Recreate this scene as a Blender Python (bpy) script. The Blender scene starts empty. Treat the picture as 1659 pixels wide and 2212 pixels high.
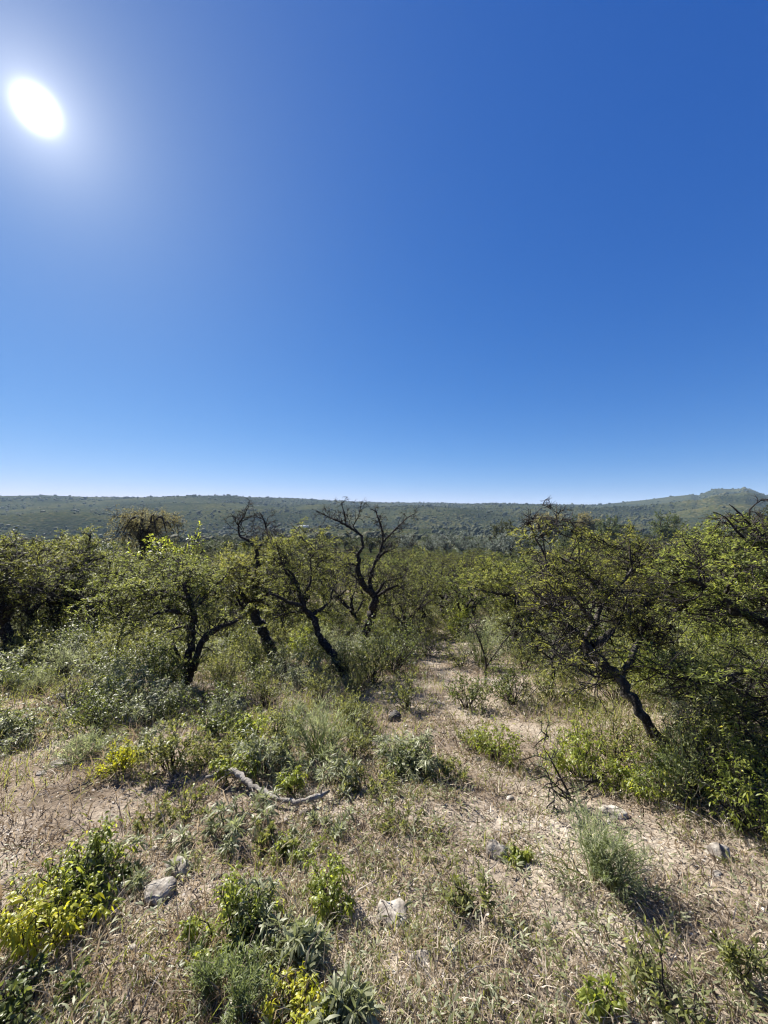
import bpy, math
import numpy as np
from mathutils import Vector

# ------------------------------------------------------------------ camera, sky, sun, exposure
SC = bpy.context.scene
COL = SC.collection
EYE = 1.7
cam_d = bpy.data.cameras.new('camera')
cam_d.sensor_fit = 'HORIZONTAL'; cam_d.sensor_width = 36.0; cam_d.lens = 18.0
cam_d.clip_start = 0.05; cam_d.clip_end = 30000
cam = bpy.data.objects.new('camera', cam_d); COL.objects.link(cam)
cam.location = (0, 0, EYE); cam.rotation_euler = (math.radians(90), 0, 0)
SC.camera = cam

SUN = Vector((-0.904, 1.0, 1.049)).normalized()
SUN_EL = math.asin(SUN.z)
SUN_AZ = math.atan2(SUN.x, SUN.y)          # clockwise from +Y
world = bpy.data.worlds.new('World'); SC.world = world; world.use_nodes = True
wt = world.node_tree; wt.nodes.clear()
def wn(t, **k):
    n = wt.nodes.new(t)
    for a, b in k.items(): setattr(n, a, b)
    return n
def wmath(op, a, b=None):
    n = wn('ShaderNodeMath', operation=op)
    for i, s in enumerate((a, b)):
        if s is None: continue
        if isinstance(s, (int, float)): n.inputs[i].default_value = s
        else: wt.links.new(s, n.inputs[i])
    return n.outputs[0]
sky = wn('ShaderNodeTexSky', sky_type='NISHITA', sun_disc=False)
sky.sun_elevation = SUN_EL; sky.sun_rotation = SUN_AZ
sky.altitude = 2500; sky.air_density = 1.0; sky.dust_density = 0.1; sky.ozone_density = 4.0
EV = 1.62
DENOISE = True
# deepen the blue of the clear sky, channel by channel
STR = 0.075
sp = wn('ShaderNodeSeparateColor'); cb = wn('ShaderNodeCombineColor')
wt.links.new(sky.outputs[0], sp.inputs[0])
for i, (g, p) in enumerate(((1.70, 1.5), (0.945, 0.88), (1.06, 0.5))):
    c = wmath('MULTIPLY', wmath('POWER', wmath('MULTIPLY', sp.outputs[i], STR), p), g / STR / 2 ** EV)
    wt.links.new(c, cb.inputs[i])
bg = wn('ShaderNodeBackground'); bg.inputs['Strength'].default_value = STR
wt.links.new(cb.outputs[0], bg.inputs['Color'])
# aureole of the sun in clear dry air: a function of the angle from the sun only
tc = wn('ShaderNodeTexCoord')
dt = wn('ShaderNodeVectorMath', operation='DOT_PRODUCT')
nv = wn('ShaderNodeVectorMath', operation='NORMALIZE')
wt.links.new(tc.outputs['Generated'], nv.inputs[0]); wt.links.new(nv.outputs[0], dt.inputs[0])
dt.inputs[1].default_value = SUN
ang = wmath('MULTIPLY', wmath('ARCCOSINE', wmath('MINIMUM', dt.outputs['Value'], 0.9999999)), 180 / math.pi)
core = wmath('MULTIPLY', wmath('EXPONENT', wmath('MULTIPLY', wmath('POWER', wmath('DIVIDE', ang, 0.80), 1.6), -1.0)), 3.0)
near = wmath('MULTIPLY', wmath('EXPONENT', wmath('DIVIDE', ang, -2.8)), 0.24)
bg2 = wn('ShaderNodeBackground'); bg2.inputs['Color'].default_value = (1.0, 0.97, 0.94, 1)
wt.links.new(wmath('ADD', core, near), bg2.inputs['Strength'])
bg3 = wn('ShaderNodeBackground'); bg3.inputs['Color'].default_value = (0.27 / 2 ** EV, 0.26 / 2 ** EV, 0.12 / 2 ** EV, 1)
wt.links.new(wmath('EXPONENT', wmath('DIVIDE', ang, -14.0)), bg3.inputs['Strength'])
add2 = wn('ShaderNodeAddShader'); wt.links.new(bg2.outputs[0], add2.inputs[0]); wt.links.new(bg3.outputs[0], add2.inputs[1])
addn = wn('ShaderNodeAddShader'); out = wn('ShaderNodeOutputWorld')
wt.links.new(bg.outputs[0], addn.inputs[0]); wt.links.new(add2.outputs[0], addn.inputs[1])
wt.links.new(addn.outputs[0], out.inputs['Surface'])

sun_d = bpy.data.lights.new('sun', 'SUN'); sun_d.energy = 4.8; sun_d.angle = math.radians(0.53)
sun_d.color = (1.0, 0.95, 0.87)
sun = bpy.data.objects.new('sun', sun_d); COL.objects.link(sun)
sun.rotation_euler = SUN.to_track_quat('Z', 'Y').to_euler()
sun.location = (-40, 45, 60)

vs = SC.view_settings
vs.view_transform = 'Standard'; vs.look = 'None'; vs.gamma = 1.0; vs.use_curve_mapping = False
vs.exposure = EV
SC.render.engine = 'CYCLES'
cy = SC.cycles
cy.use_denoising = DENOISE; cy.pixel_filter_type = 'BLACKMAN_HARRIS'; cy.filter_width = 1.2
cy.max_bounces = 6; cy.diffuse_bounces = 3; cy.glossy_bounces = 2; cy.transmission_bounces = 4
cy.volume_bounces = 0; cy.transparent_max_bounces = 4
cy.caustics_reflective = False; cy.caustics_refractive = False

# ------------------------------------------------------------------ noise and terrain
def _hash(ix, iy, s):
    with np.errstate(over='ignore'):
        h = (ix.astype(np.int64) * 374761393 + iy.astype(np.int64) * 668265263 + s * 1274126177) & 0xffffffff
        h = ((h ^ (h >> 13)) * 1274126177) & 0xffffffff
        h = (h ^ (h >> 16)) & 0xffffff
    return h / float(0xffffff)
def vnoise(x, y, s=0):
    x = np.asarray(x, float); y = np.asarray(y, float)
    ix = np.floor(x); iy = np.floor(y); fx = x - ix; fy = y - iy
    fx = fx * fx * (3 - 2 * fx); fy = fy * fy * (3 - 2 * fy)
    a = _hash(ix, iy, s); b = _hash(ix + 1, iy, s); c = _hash(ix, iy + 1, s); d = _hash(ix + 1, iy + 1, s)
    return (a * (1 - fx) + b * fx) * (1 - fy) + (c * (1 - fx) + d * fx) * fy
def fbm(x, y, s=0, o=4):
    t = 0; a = 1; n = 0; f = 1
    for i in range(o):
        t = t + a * vnoise(x * f + 17.3 * i, y * f - 9.1 * i, s + i); n += a; a *= .5; f *= 2.03
    return t / n - 0.5
def sstep(a, b, x):
    t = np.clip((x - a) / (b - a), 0, 1); return t * t * (3 - 2 * t)

PY = np.array([-400, -60, -10, 0, 1.5, 5, 10, 14, 20, 40, 80, 150, 300, 450, 600, 9000.])
PZ = np.array([14, 7, 1.6, 0, -.3, -1.0, -2.05, -2.8, -3.7, -5.6, -8.2, -13, -21, -26, -25, -25.])
RX = np.array([-200, 0, 100, 200, 400, 550, 700, 850, 1000, 1100, 1200, 1290, 1340, 1420, 1480, 1495, 1507, 1525, 1545, 1590, 1610, 1630, 1659, 1800]) 
RY = np.array([1070, 1072, 1070.5, 1074, 1075, 1078, 1082, 1086, 1088, 1090, 1091, 1093, 1088, 1080, 1073, 1070.5, 1073.5, 1066, 1059, 1060, 1057, 1063, 1076, 1088.])
RU = (RX - 829.5) / 829.5; RE = (1106 - RY) / 829.5
def H(x, y):
    x = np.asarray(x, float); y = np.asarray(y, float)
    r = np.hypot(x, y)
    t = sstep(15, 120, r)
    ye = y * (1 - t) + r * t
    z = np.interp(ye, PY, PZ)
    # spur rising on the right of the valley
    z = z + 11.0 * np.exp(-(((x - 205) / 75) ** 2 + ((y - 190) / 75) ** 2))
    z = z + 5.0 * np.exp(-(((x + 190) / 60) ** 2 + ((y - 230) / 50) ** 2))
    az = np.clip(np.arctan2(x, np.maximum(y, 1e-3)), -1.1, 1.1)
    E = np.interp(np.tan(az), RU, RE)
    zr = 1.7 + E * np.maximum(np.abs(y), 0.35 * r)
    Rr = 2500 + 900 * sstep(1.0, 1.1, 1 + np.clip(np.tan(az) - .5, 0, .3) / 3)
    s = sstep(520, Rr, r) ** 1.05
    ridge_z = 1.7 + E * Rr * np.cos(az)
    zz = z * (1 - s) + ridge_z * s
    zz = zz + (fbm(x / 620, y / 420, 5, 3) * 165 + fbm(x / 140, y / 140, 9, 3) * 12) * sstep(350, 900, r) * (1 - s) ** .7
    zz = np.where(r > Rr, ridge_z - (r - Rr) * 0.06, zz)
    # small relief
    zz = zz + fbm(x / 9, y / 9, 21, 3) * 1.1 * sstep(10, 60, r) * (1 - sstep(300, 800, r))
    zz = zz + fbm(x / 2.2, y / 2.2, 31, 3) * .16 + fbm(x / .45, y / .45, 41, 3) * .05 * (1 - sstep(6, 25, r))
    return zz
H0 = float(H(0., 0.))
_H = H
def H(x, y): return _H(x, y) - H0

F = 829.5
def P(px, py, d):
    """a point at distance d in front of the viewpoint seen in a direction measured on the photograph"""
    return np.array([(px - F) / F * d, d, EYE - (py - 1106) / F * d])
_ds = np.geomspace(0.8, 3000, 4000)
def G(px, py):
    """where that direction meets the ground"""
    u = (px - F) / F; tz = (py - 1106) / F
    z = H(u * _ds, _ds); below = EYE - tz * _ds <= z
    d = _ds[np.argmax(below)] if below.any() else 3000.
    return np.array([u * d, d, float(H(u * d, d))])

# ------------------------------------------------------------------ mesh building
class MB:
    def __init__(s): s.v = []; s.f = {}; s.a = []; s.n = 0
    def add(s, v, faces, a=0.5):
        v = np.asarray(v, float).reshape(-1, 3)
        s.v.append(v)
        s.a.append(np.full(len(v), a) if np.isscalar(a) else np.asarray(a, float).reshape(-1))
        for f in faces:
            f = np.asarray(f, np.int64)
            s.f.setdefault(f.shape[1], []).append(f + s.n)
        s.n += len(v)
    def build(s, name, mat, parent=None, smooth=False, origin=(0, 0, 0), kind=None):
        me = bpy.data.meshes.new(name)
        if s.n:
            v = np.concatenate(s.v) - np.asarray(origin)
            loops = []; tot = []
            for k, fl in s.f.items():
                f = np.concatenate(fl); loops.append(f.ravel()); tot.append(np.full(len(f), k))
            loops = np.concatenate(loops); tot = np.concatenate(tot)
            me.vertices.add(len(v)); me.vertices.foreach_set('co', v.ravel().astype(np.float32))
            me.loops.add(len(loops)); me.loops.foreach_set('vertex_index', loops.astype(np.int32))
            me.polygons.add(len(tot))
            me.polygons.foreach_set('loop_start', np.concatenate([[0], np.cumsum(tot)[:-1]]).astype(np.int32))
            me.polygons.foreach_set('loop_total', tot.astype(np.int32))
            if smooth: me.polygons.foreach_set('use_smooth', np.ones(len(tot), bool))
            at = me.attributes.new('v', 'FLOAT', 'POINT')
            at.data.foreach_set('value', np.concatenate(s.a).astype(np.float32))
            me.update(calc_edges=True)
        me.materials.append(mat)
        o = bpy.data.objects.new(name, me); COL.objects.link(o)
        if parent is not None: o.parent = parent
        else: o.location = origin
        if kind: o['kind'] = kind
        return o
def thing(name, loc, label, cat, group=None):
    o = bpy.data.objects.new(name, None); COL.objects.link(o)
    o.location = loc; o.empty_display_size = 0.2
    o['label'] = label; o['category'] = cat
    if group: o['group'] = group
    return o
def dup(root, loc, rz, sc, label, group):
    r = root.copy(); COL.objects.link(r); r.location = loc; r.rotation_euler = (0, 0, rz)
    r.scale = (sc, sc, sc) if np.isscalar(sc) else sc
    r['label'] = label
    if group: r['group'] = group
    for ch in list(root.children):
        c = ch.copy(); COL.objects.link(c); c.parent = r
        for g in list(ch.children):
            d = g.copy(); COL.objects.link(d); d.parent = c
    return r
def norm(a): return a / np.maximum(np.linalg.norm(a, axis=-1, keepdims=True), 1e-9)

def tubes(mb, pts, rad, sides=4, a=0.5, rng=None, rough=0.0):
    """pts (M,K,3), rad (M,K): M tapered tubes"""
    M, K, _ = pts.shape
    t = np.empty_like(pts); t[:, 1:-1] = pts[:, 2:] - pts[:, :-2]; t[:, 0] = pts[:, 1] - pts[:, 0]; t[:, -1] = pts[:, -1] - pts[:, -2]
    t = norm(t)
    ref = np.where(np.abs(t[:, :1, 2:3]) > .8, np.array([1., 0, 0]), np.array([0, 0, 1.]))
    u = norm(np.cross(t, np.broadcast_to(ref, t.shape))); w = np.cross(t, u)
    an = np.arange(sides) * 2 * math.pi / sides
    rr = rad[:, :, None, None]
    if rough and rng is not None:
        rr = rr * (1 + rough * (rng.random((M, K, sides, 1)) - .5) * 2)
    v = pts[:, :, None, :] + rr * (u[:, :, None, :] * np.cos(an)[None, None, :, None] + w[:, :, None, :] * np.sin(an)[None, None, :, None])
    idx = np.arange(M * K * sides).reshape(M, K, sides)
    n = np.roll(idx, -1, axis=2)
    q = np.stack([idx[:, :-1], n[:, :-1], n[:, 1:], idx[:, 1:]], -1).reshape(-1, 4)
    cap = idx[:, -1]
    mb.add(v, [q, cap], a if np.isscalar(a) else np.repeat(np.asarray(a), K * sides))

def diamonds(mb, pos, ax, up, L, W, a):
    """kite-shaped leaves, one quad each"""
    n = len(pos)
    ax = norm(ax); sd = norm(np.cross(ax, up)); nn = np.cross(sd, ax)
    L = np.asarray(L).reshape(-1, 1); W = np.asarray(W).reshape(-1, 1)
    p0 = pos; p1 = pos + ax * L * .5 + sd * W * .5 + nn * W * .18; p2 = pos + ax * L - nn * L * .08; p3 = pos + ax * L * .5 - sd * W * .5 + nn * W * .18
    v = np.stack([p0, p1, p2, p3], 1)
    mb.add(v, [np.arange(n * 4).reshape(n, 4)], np.repeat(a, 4))
def blades6(mb, pos, ax, up, L, W, a, droop=.2, fold=.15):
    """lance-shaped leaves with a fold and a droop, six points each"""
    n = len(pos)
    ax = norm(ax); sd = norm(np.cross(ax, up)); nn = np.cross(sd, ax)
    L = np.asarray(L).reshape(-1, 1); W = np.asarray(W).reshape(-1, 1)
    dz = np.array([0, 0, -1.])
    a1 = pos + ax * L * .38 + dz * L * droop * .12; a2 = pos + ax * L * .72 + dz * L * droop * .5
    v = np.stack([pos, a1 + sd * W * .5 + nn * W * fold, a1 - sd * W * .5 + nn * W * fold,
                  a2 + sd * W * .4 + nn * W * fold, a2 - sd * W * .4 + nn * W * fold, pos + ax * L + dz * L * droop], 1)
    b = (np.arange(n) * 6)[:, None]
    mb.add(v, [b + np.array([[0, 1, 2]]), b + np.array([[2, 1, 3, 4]]), b + np.array([[4, 3, 5]])], np.repeat(a, 6))

def walk(rng, start, d0, length, K, jit=.35, up=0.0):
    """M random zigzag paths"""
    M = len(start); pts = np.empty((M, K, 3)); pts[:, 0] = start
    d = norm(d0); L = (np.asarray(length).reshape(-1, 1) / (K - 1)) * np.ones((M, 1))
    for k in range(1, K):
        d = norm(d + rng.normal(0, jit, (M, 3)) + np.array([0, 0, up]))
        pts[:, k] = pts[:, k - 1] + d * L
    return pts
def spawn(rng, par, n, t0, t1, length, K, spread=1.0, jit=.3, up=.05, flat=0.0):
    """n children on every path of par (M,Kp,3)"""
    M, Kp, _ = par.shape
    t = rng.uniform(t0, t1, (M, n)) * (Kp - 1)
    i = np.minimum(t.astype(int), Kp - 2); f = (t - i)[..., None]
    mi = np.arange(M)[:, None]
    a = par[mi, i]; b = par[mi, i + 1]
    p = (a * (1 - f) + b * f).reshape(-1, 3); tg = norm(b - a).reshape(-1, 3)
    rd = norm(rng.normal(0, 1, (M * n, 3)))
    perp = norm(rd - tg * (rd * tg).sum(-1, keepdims=True))
    perp[:, 2] *= (1 - flat)
    d = norm(tg * .55 + perp * spread * rng.uniform(.6, 1.3, (M * n, 1)))
    return walk(rng, p, d, length if np.isscalar(length) else np.repeat(length, n), K, jit, up)

# ------------------------------------------------------------------ materials
def ramp(nt, fac, stops):
    r = nt.nodes.new('ShaderNodeValToRGB'); e = r.color_ramp.elements
    while len(e) < len(stops): e.new(0.5)
    for el, (p, c) in zip(e, stops): el.position = p; el.color = (*c, 1)
    nt.links.new(fac, r.inputs[0]); return r.outputs[0]
def newmat(name):
    m = bpy.data.materials.new(name); m.use_nodes = True
    nt = m.node_tree; nt.nodes.clear()
    o = nt.nodes.new('ShaderNodeOutputMaterial'); return m, nt, o
def attr(nt):
    a = nt.nodes.new('ShaderNodeAttribute'); a.attribute_name = 'v'; return a.outputs['Fac']
def foliage(name, stops, trans=.45, rough=.45, spec=.4, tint=(1.45, 1.4, .75), obj_var=0.0):
    m, nt, o = newmat(name)
    c = ramp(nt, attr(nt), stops)
    if obj_var:
        oi = nt.nodes.new('ShaderNodeObjectInfo'); h = nt.nodes.new('ShaderNodeHueSaturation')
        mr = nt.nodes.new('ShaderNodeMapRange'); mr.inputs['To Min'].default_value = 1 - obj_var; mr.inputs['To Max'].default_value = 1 + obj_var
        nt.links.new(oi.outputs['Random'], mr.inputs[0]); nt.links.new(mr.outputs[0], h.inputs['Value'])
        mr2 = nt.nodes.new('ShaderNodeMapRange'); mr2.inputs['To Min'].default_value = .485; mr2.inputs['To Max'].default_value = .515
        nt.links.new(oi.outputs['Random'], mr2.inputs[0]); nt.links.new(mr2.outputs[0], h.inputs['Hue'])
        nt.links.new(c, h.inputs['Color']); c = h.outputs[0]
    p = nt.nodes.new('ShaderNodeBsdfPrincipled'); p.inputs['Roughness'].default_value = rough
    p.inputs['Specular IOR Level'].default_value = spec
    nt.links.new(c, p.inputs['Base Color'])
    t = nt.nodes.new('ShaderNodeBsdfTranslucent')
    mx = nt.nodes.new('ShaderNodeMix'); mx.data_type = 'RGBA'; mx.blend_type = 'MULTIPLY'; mx.inputs[0].default_value = 1
    nt.links.new(c, mx.inputs[6]); mx.inputs[7].default_value = (*tint, 1)
    nt.links.new(mx.outputs[2], t.inputs['Color'])
    s = nt.nodes.new('ShaderNodeMixShader'); s.inputs[0].default_value = trans
    nt.links.new(p.outputs[0], s.inputs[1]); nt.links.new(t.outputs[0], s.inputs[2]); nt.links.new(s.outputs[0], o.inputs['Surface'])
    return m
def surface(name, stops, scale=8, rough=.9, bump=.4, bscale=30, detail=6, spec=.25):
    m, nt, o = newmat(name)
    tcn = nt.nodes.new('ShaderNodeTexCoord')
    n = nt.nodes.new('ShaderNodeTexNoise'); n.inputs['Scale'].default_value = scale; n.inputs['Detail'].default_value = detail
    nt.links.new(tcn.outputs['Object'], n.inputs['Vector'])
    c = ramp(nt, n.outputs[0], stops)
    p = nt.nodes.new('ShaderNodeBsdfPrincipled'); p.inputs['Roughness'].default_value = rough; p.inputs['Specular IOR Level'].default_value = spec
    nt.links.new(c, p.inputs['Base Color'])
    n2 = nt.nodes.new('ShaderNodeTexNoise'); n2.inputs['Scale'].default_value = bscale; n2.inputs['Detail'].default_value = 5
    nt.links.new(tcn.outputs['Object'], n2.inputs['Vector'])
    b = nt.nodes.new('ShaderNodeBump'); b.inputs['Strength'].default_value = bump; b.inputs['Distance'].default_value = .02
    nt.links.new(n2.outputs[0], b.inputs['Height']); nt.links.new(b.outputs[0], p.inputs['Normal'])
    nt.links.new(p.outputs[0], o.inputs['Surface'])
    return m

M_bark = surface('bark_dark', [(.3, (.014, .012, .010)), (.55, (.036, .030, .026)), (.72, (.11, .098, .084))], 22, .95, 1.0, 55)
M_bark2 = surface('bark_grey', [(.3, (.022, .019, .017)), (.5, (.055, .047, .040)), (.72, (.17, .155, .135))], 12, .92, .8, 45)
M_twig = surface('twig_bark', [(.3, (.012, .010, .009)), (.6, (.032, .027, .023)), (.8, (.11, .098, .085))], 9, .9, .2, 60)
M_dead = surface('dead_wood', [(.3, (.09, .08, .068)), (.55, (.22, .20, .175)), (.75, (.40, .375, .34))], 9, .85, .6, 50)
M_rock = surface('rock_lichen', [(.30, (.045, .040, .036)), (.42, (.15, .13, .108)), (.55, (.29, .265, .225)), (.75, (.46, .435, .385))], 16, .9, .8, 26, 9)
M_rockd = surface('rock_grey', [(.3, (.035, .032, .030)), (.55, (.085, .078, .07)), (.75, (.20, .185, .165))], 9, .9, .8, 26, 9)
M_thorn = foliage('leaf_thorn_tree', [(0, (.085, .100, .032)), (.4, (.150, .172, .055)), (.8, (.215, .230, .082)), (1, (.27, .25, .10))], .62, .5, .35, obj_var=.10)
M_thorn_far = foliage('leaf_scrub_tree', [(0, (.065, .078, .026)), (.5, (.122, .140, .046)), (1, (.185, .198, .070))], .58, .55, .3, obj_var=.28)
M_lime = foliage('leaf_lime', [(0, (.10, .13, .024)), (.5, (.22, .26, .050)), (.9, (.31, .335, .07)), (1, (.40, .37, .09))], .6, .42, .45)
M_yel = foliage('leaf_yellow', [(0, (.18, .205, .024)), (.5, (.36, .375, .038)), (.85, (.50, .47, .045)), (1, (.64, .54, .05))], .52, .45, .4, (1.15, 1.1, .6))
M_sage = foliage('leaf_sage', [(0, (.11, .12, .062)), (.5, (.22, .235, .13)), (1, (.37, .375, .24))], .45, .5, .45, (1.1, 1.15, .75))
M_glossy = foliage('leaf_glossy', [(0, (.050, .068, .020)), (.5, (.105, .130, .040)), (1, (.18, .20, .075))], .5, .42, .35)
M_fine = foliage('leaf_fine_green', [(0, (.085, .115, .045)), (.5, (.17, .21, .09)), (1, (.27, .30, .15))], .55, .5, .4, (1.15, 1.15, .75))
M_wisp = foliage('leaf_wispy', [(0, (.15, .175, .095)), (.5, (.27, .30, .175)), (1, (.42, .44, .29))], .6, .55, .3, (1.2, 1.2, .85))
M_silver = foliage('leaf_silver', [(0, (.10, .125, .105)), (.5, (.19, .22, .19)), (1, (.29, .315, .275))], .3, .5, .4, (1.0, 1.05, .85), obj_var=.15)
M_valley = foliage('leaf_valley_tree', [(0, (.024, .034, .014)), (.5, (.055, .070, .026)), (1, (.105, .112, .042))], .35, .6, .25, obj_var=.35)
M_brown = foliage('leaf_dry_crown', [(0, (.095, .085, .052)), (.5, (.19, .175, .115)), (1, (.32, .30, .21))], .5, .6, .35)
M_grass = foliage('dry_grass', [(0, (.085, .060, .042)), (.25, (.20, .156, .108)), (.55, (.36, .298, .222)), (.8, (.49, .425, .335)), (1, (.60, .55, .45))], .30, .6, .25, (1.1, 1.0, .8))
M_ggrass = foliage('green_herb', [(0, (.080, .095, .034)), (.5, (.17, .185, .070)), (1, (.28, .285, .13))], .52, .5, .35)
M_litter = foliage('leaf_litter', [(0, (.05, .040, .032)), (.4, (.17, .14, .11)), (.75, (.36, .315, .26)), (1, (.58, .54, .48))], .1, .8, .2, (1, 1, 1))
M_white = surface('white_sheet_roof', [(.3, (.45, .46, .46)), (.7, (.55, .56, .55))], 2, .5, .1, 4)
M_wall = surface('house_wall', [(.3, (.30, .28, .25)), (.7, (.40, .37, .33))], 2, .9, .1, 4)
M_dark = surface('dark_opening', [(.3, (.02, .02, .02)), (.7, (.035, .035, .035))], 2, .6, .1, 4)

def ground_material():
    m, nt, o = newmat('dry_ground')
    L = nt.links.new
    geo = nt.nodes.new('ShaderNodeNewGeometry'); pos = geo.outputs['Position']
    def noise(s, d=6, w=None):
        n = nt.nodes.new('ShaderNodeTexNoise'); n.inputs['Scale'].default_value = s; n.inputs['Detail'].default_value = d
        L(w or pos, n.inputs['Vector']); return n.outputs[0]
    soil = ramp(nt, noise(1.1, 8), [(.30, (.115, .092, .070)), (.46, (.21, .173, .135)), (.58, (.305, .265, .215)), (.72, (.42, .385, .33))])
    fine = ramp(nt, noise(38, 8), [(.32, (.34, .31, .28)), (.5, (.85, .83, .80)), (.7, (1.15, 1.12, 1.08))])
    mx = nt.nodes.new('ShaderNodeMix'); mx.data_type = 'RGBA'; mx.blend_type = 'MULTIPLY'; mx.inputs[0].default_value = .75
    L(soil, mx.inputs[6]); L(fine, mx.inputs[7])
    far = ramp(nt, noise(.11, 9), [(.34, (.020, .026, .011)), (.47, (.032, .036, .015)), (.60, (.048, .046, .021)), (.74, (.085, .074, .038))])
    far2 = ramp(nt, noise(.006, 4), [(.36, (.5, .55, .52)), (.47, (.8, .84, .8)), (.56, (1.1, 1.08, .95)), (.66, (1.4, 1.28, 1.05))])
    mf = nt.nodes.new('ShaderNodeMix'); mf.data_type = 'RGBA'; mf.blend_type = 'MULTIPLY'; mf.inputs[0].default_value = 1
    L(far, mf.inputs[6]); L(far2, mf.inputs[7])
    ln = nt.nodes.new('ShaderNodeVectorMath'); ln.operation = 'LENGTH'; L(pos, ln.inputs[0])
    mr = nt.nodes.new('ShaderNodeMapRange'); mr.inputs['From Min'].default_value = 14; mr.inputs['From Max'].default_value = 55
    L(ln.outputs['Value'], mr.inputs[0])
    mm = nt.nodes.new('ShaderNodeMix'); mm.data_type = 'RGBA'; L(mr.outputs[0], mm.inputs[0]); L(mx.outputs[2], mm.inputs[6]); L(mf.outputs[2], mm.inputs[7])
    p = nt.nodes.new('ShaderNodeBsdfPrincipled'); p.inputs['Roughness'].default_value = .95; p.inputs['Specular IOR Level'].default_value = 0.0
    L(mm.outputs[2], p.inputs['Base Color'])
    b = nt.nodes.new('ShaderNodeBump'); b.inputs['Strength'].default_value = .8; b.inputs['Distance'].default_value = .03
    L(noise(22, 8), b.inputs['Height']); L(b.outputs[0], p.inputs['Normal'])
    # canopy relief of the far scrub, too distant to tell tree from tree
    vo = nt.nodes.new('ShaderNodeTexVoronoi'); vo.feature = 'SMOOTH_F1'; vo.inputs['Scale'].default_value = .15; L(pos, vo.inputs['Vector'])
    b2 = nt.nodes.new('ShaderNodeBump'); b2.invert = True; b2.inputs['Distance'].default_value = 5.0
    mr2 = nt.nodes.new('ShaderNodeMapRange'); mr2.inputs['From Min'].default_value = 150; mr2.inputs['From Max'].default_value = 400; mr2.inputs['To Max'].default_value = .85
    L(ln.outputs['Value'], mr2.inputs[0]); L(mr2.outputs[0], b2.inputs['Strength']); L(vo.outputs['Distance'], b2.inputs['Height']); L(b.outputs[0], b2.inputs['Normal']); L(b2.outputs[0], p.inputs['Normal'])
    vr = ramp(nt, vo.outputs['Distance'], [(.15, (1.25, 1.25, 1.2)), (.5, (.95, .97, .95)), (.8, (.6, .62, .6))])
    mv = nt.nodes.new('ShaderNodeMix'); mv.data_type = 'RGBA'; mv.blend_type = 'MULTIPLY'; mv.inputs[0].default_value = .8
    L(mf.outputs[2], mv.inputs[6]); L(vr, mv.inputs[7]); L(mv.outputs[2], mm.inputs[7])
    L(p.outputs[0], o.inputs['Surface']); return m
M_ground = ground_material()

# ------------------------------------------------------------------ the ground: one sheet from the feet to the skyline
def build_ground():
    r = np.geomspace(.25, 5200, 420)
    az = np.concatenate([np.radians(np.concatenate([np.arange(-66, 36, .45), np.arange(36, 50, .2), np.arange(50, 66, .45)])), np.radians(np.arange(68, 292, 4.))])
    R, A = np.meshgrid(r, az, indexing='ij')
    x = R * np.sin(A); y = R * np.cos(A); z = H(x, y)
    n, k = R.shape
    idx = np.arange(n * k).reshape(n, k); nx = np.roll(idx, -1, 1)
    q = np.stack([idx[:-1], idx[1:], nx[1:], nx[:-1]], -1).reshape(-1, 4)
    mb = MB(); v = np.stack([x, y, z], -1).reshape(-1, 3)
    c = np.array([[0, 0, float(H(0., 0.))]])
    mb.add(np.concatenate([v, c]), [q, np.stack([np.full(k, n * k), idx[0], nx[0]], -1)])
    mb.build('ground', M_ground, smooth=True, kind='structure')
    return z
GZ = build_ground()

# ------------------------------------------------------------------ trees
def smooth_limb(rng, pts, rad, step, gnarl):
    pts = np.asarray(pts, float); rad = np.asarray(rad, float)
    seg = np.linalg.norm(np.diff(pts, axis=0), axis=1); s = np.concatenate([[0], np.cumsum(seg)])
    n = max(5, int(s[-1] / step) + 1); t = np.linspace(0, s[-1], n)
    # Catmull-Rom through the given points
    out = np.empty((n, 3)); j = np.clip(np.searchsorted(s, t, side='right') - 1, 0, len(pts) - 2)
    pp = np.concatenate([[2 * pts[0] - pts[1]], pts, [2 * pts[-1] - pts[-2]]])
    for i in range(n):
        k = j[i]; u = (t[i] - s[k]) / max(seg[k], 1e-6)
        p0, p1, p2, p3 = pp[k:k + 4]
        cr = .5 * ((2 * p1) + (-p0 + p2) * u + (2 * p0 - 5 * p1 + 4 * p2 - p3) * u * u + (-p0 + 3 * p1 - 3 * p2 + p3) * u ** 3)
        out[i] = cr * .35 + (p1 * (1 - u) + p2 * u) * .65
    r = np.interp(t, s, rad)
    w = rng.normal(0, 1, (n, 3)); w[0] = 0
    lw = np.stack([np.interp(np.arange(n), np.arange(0, n + 4, 4), rng.normal(0, 1, len(np.arange(0, n + 4, 4)))) for _ in range(3)], -1); lw[0] = 0
    out[1:] += (w[1:] * gnarl + lw[1:] * gnarl * .9) * np.maximum(r[1:, None], .008)
    r = r * (1 + rng.uniform(-.11, .11, n))
    return out, r

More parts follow.
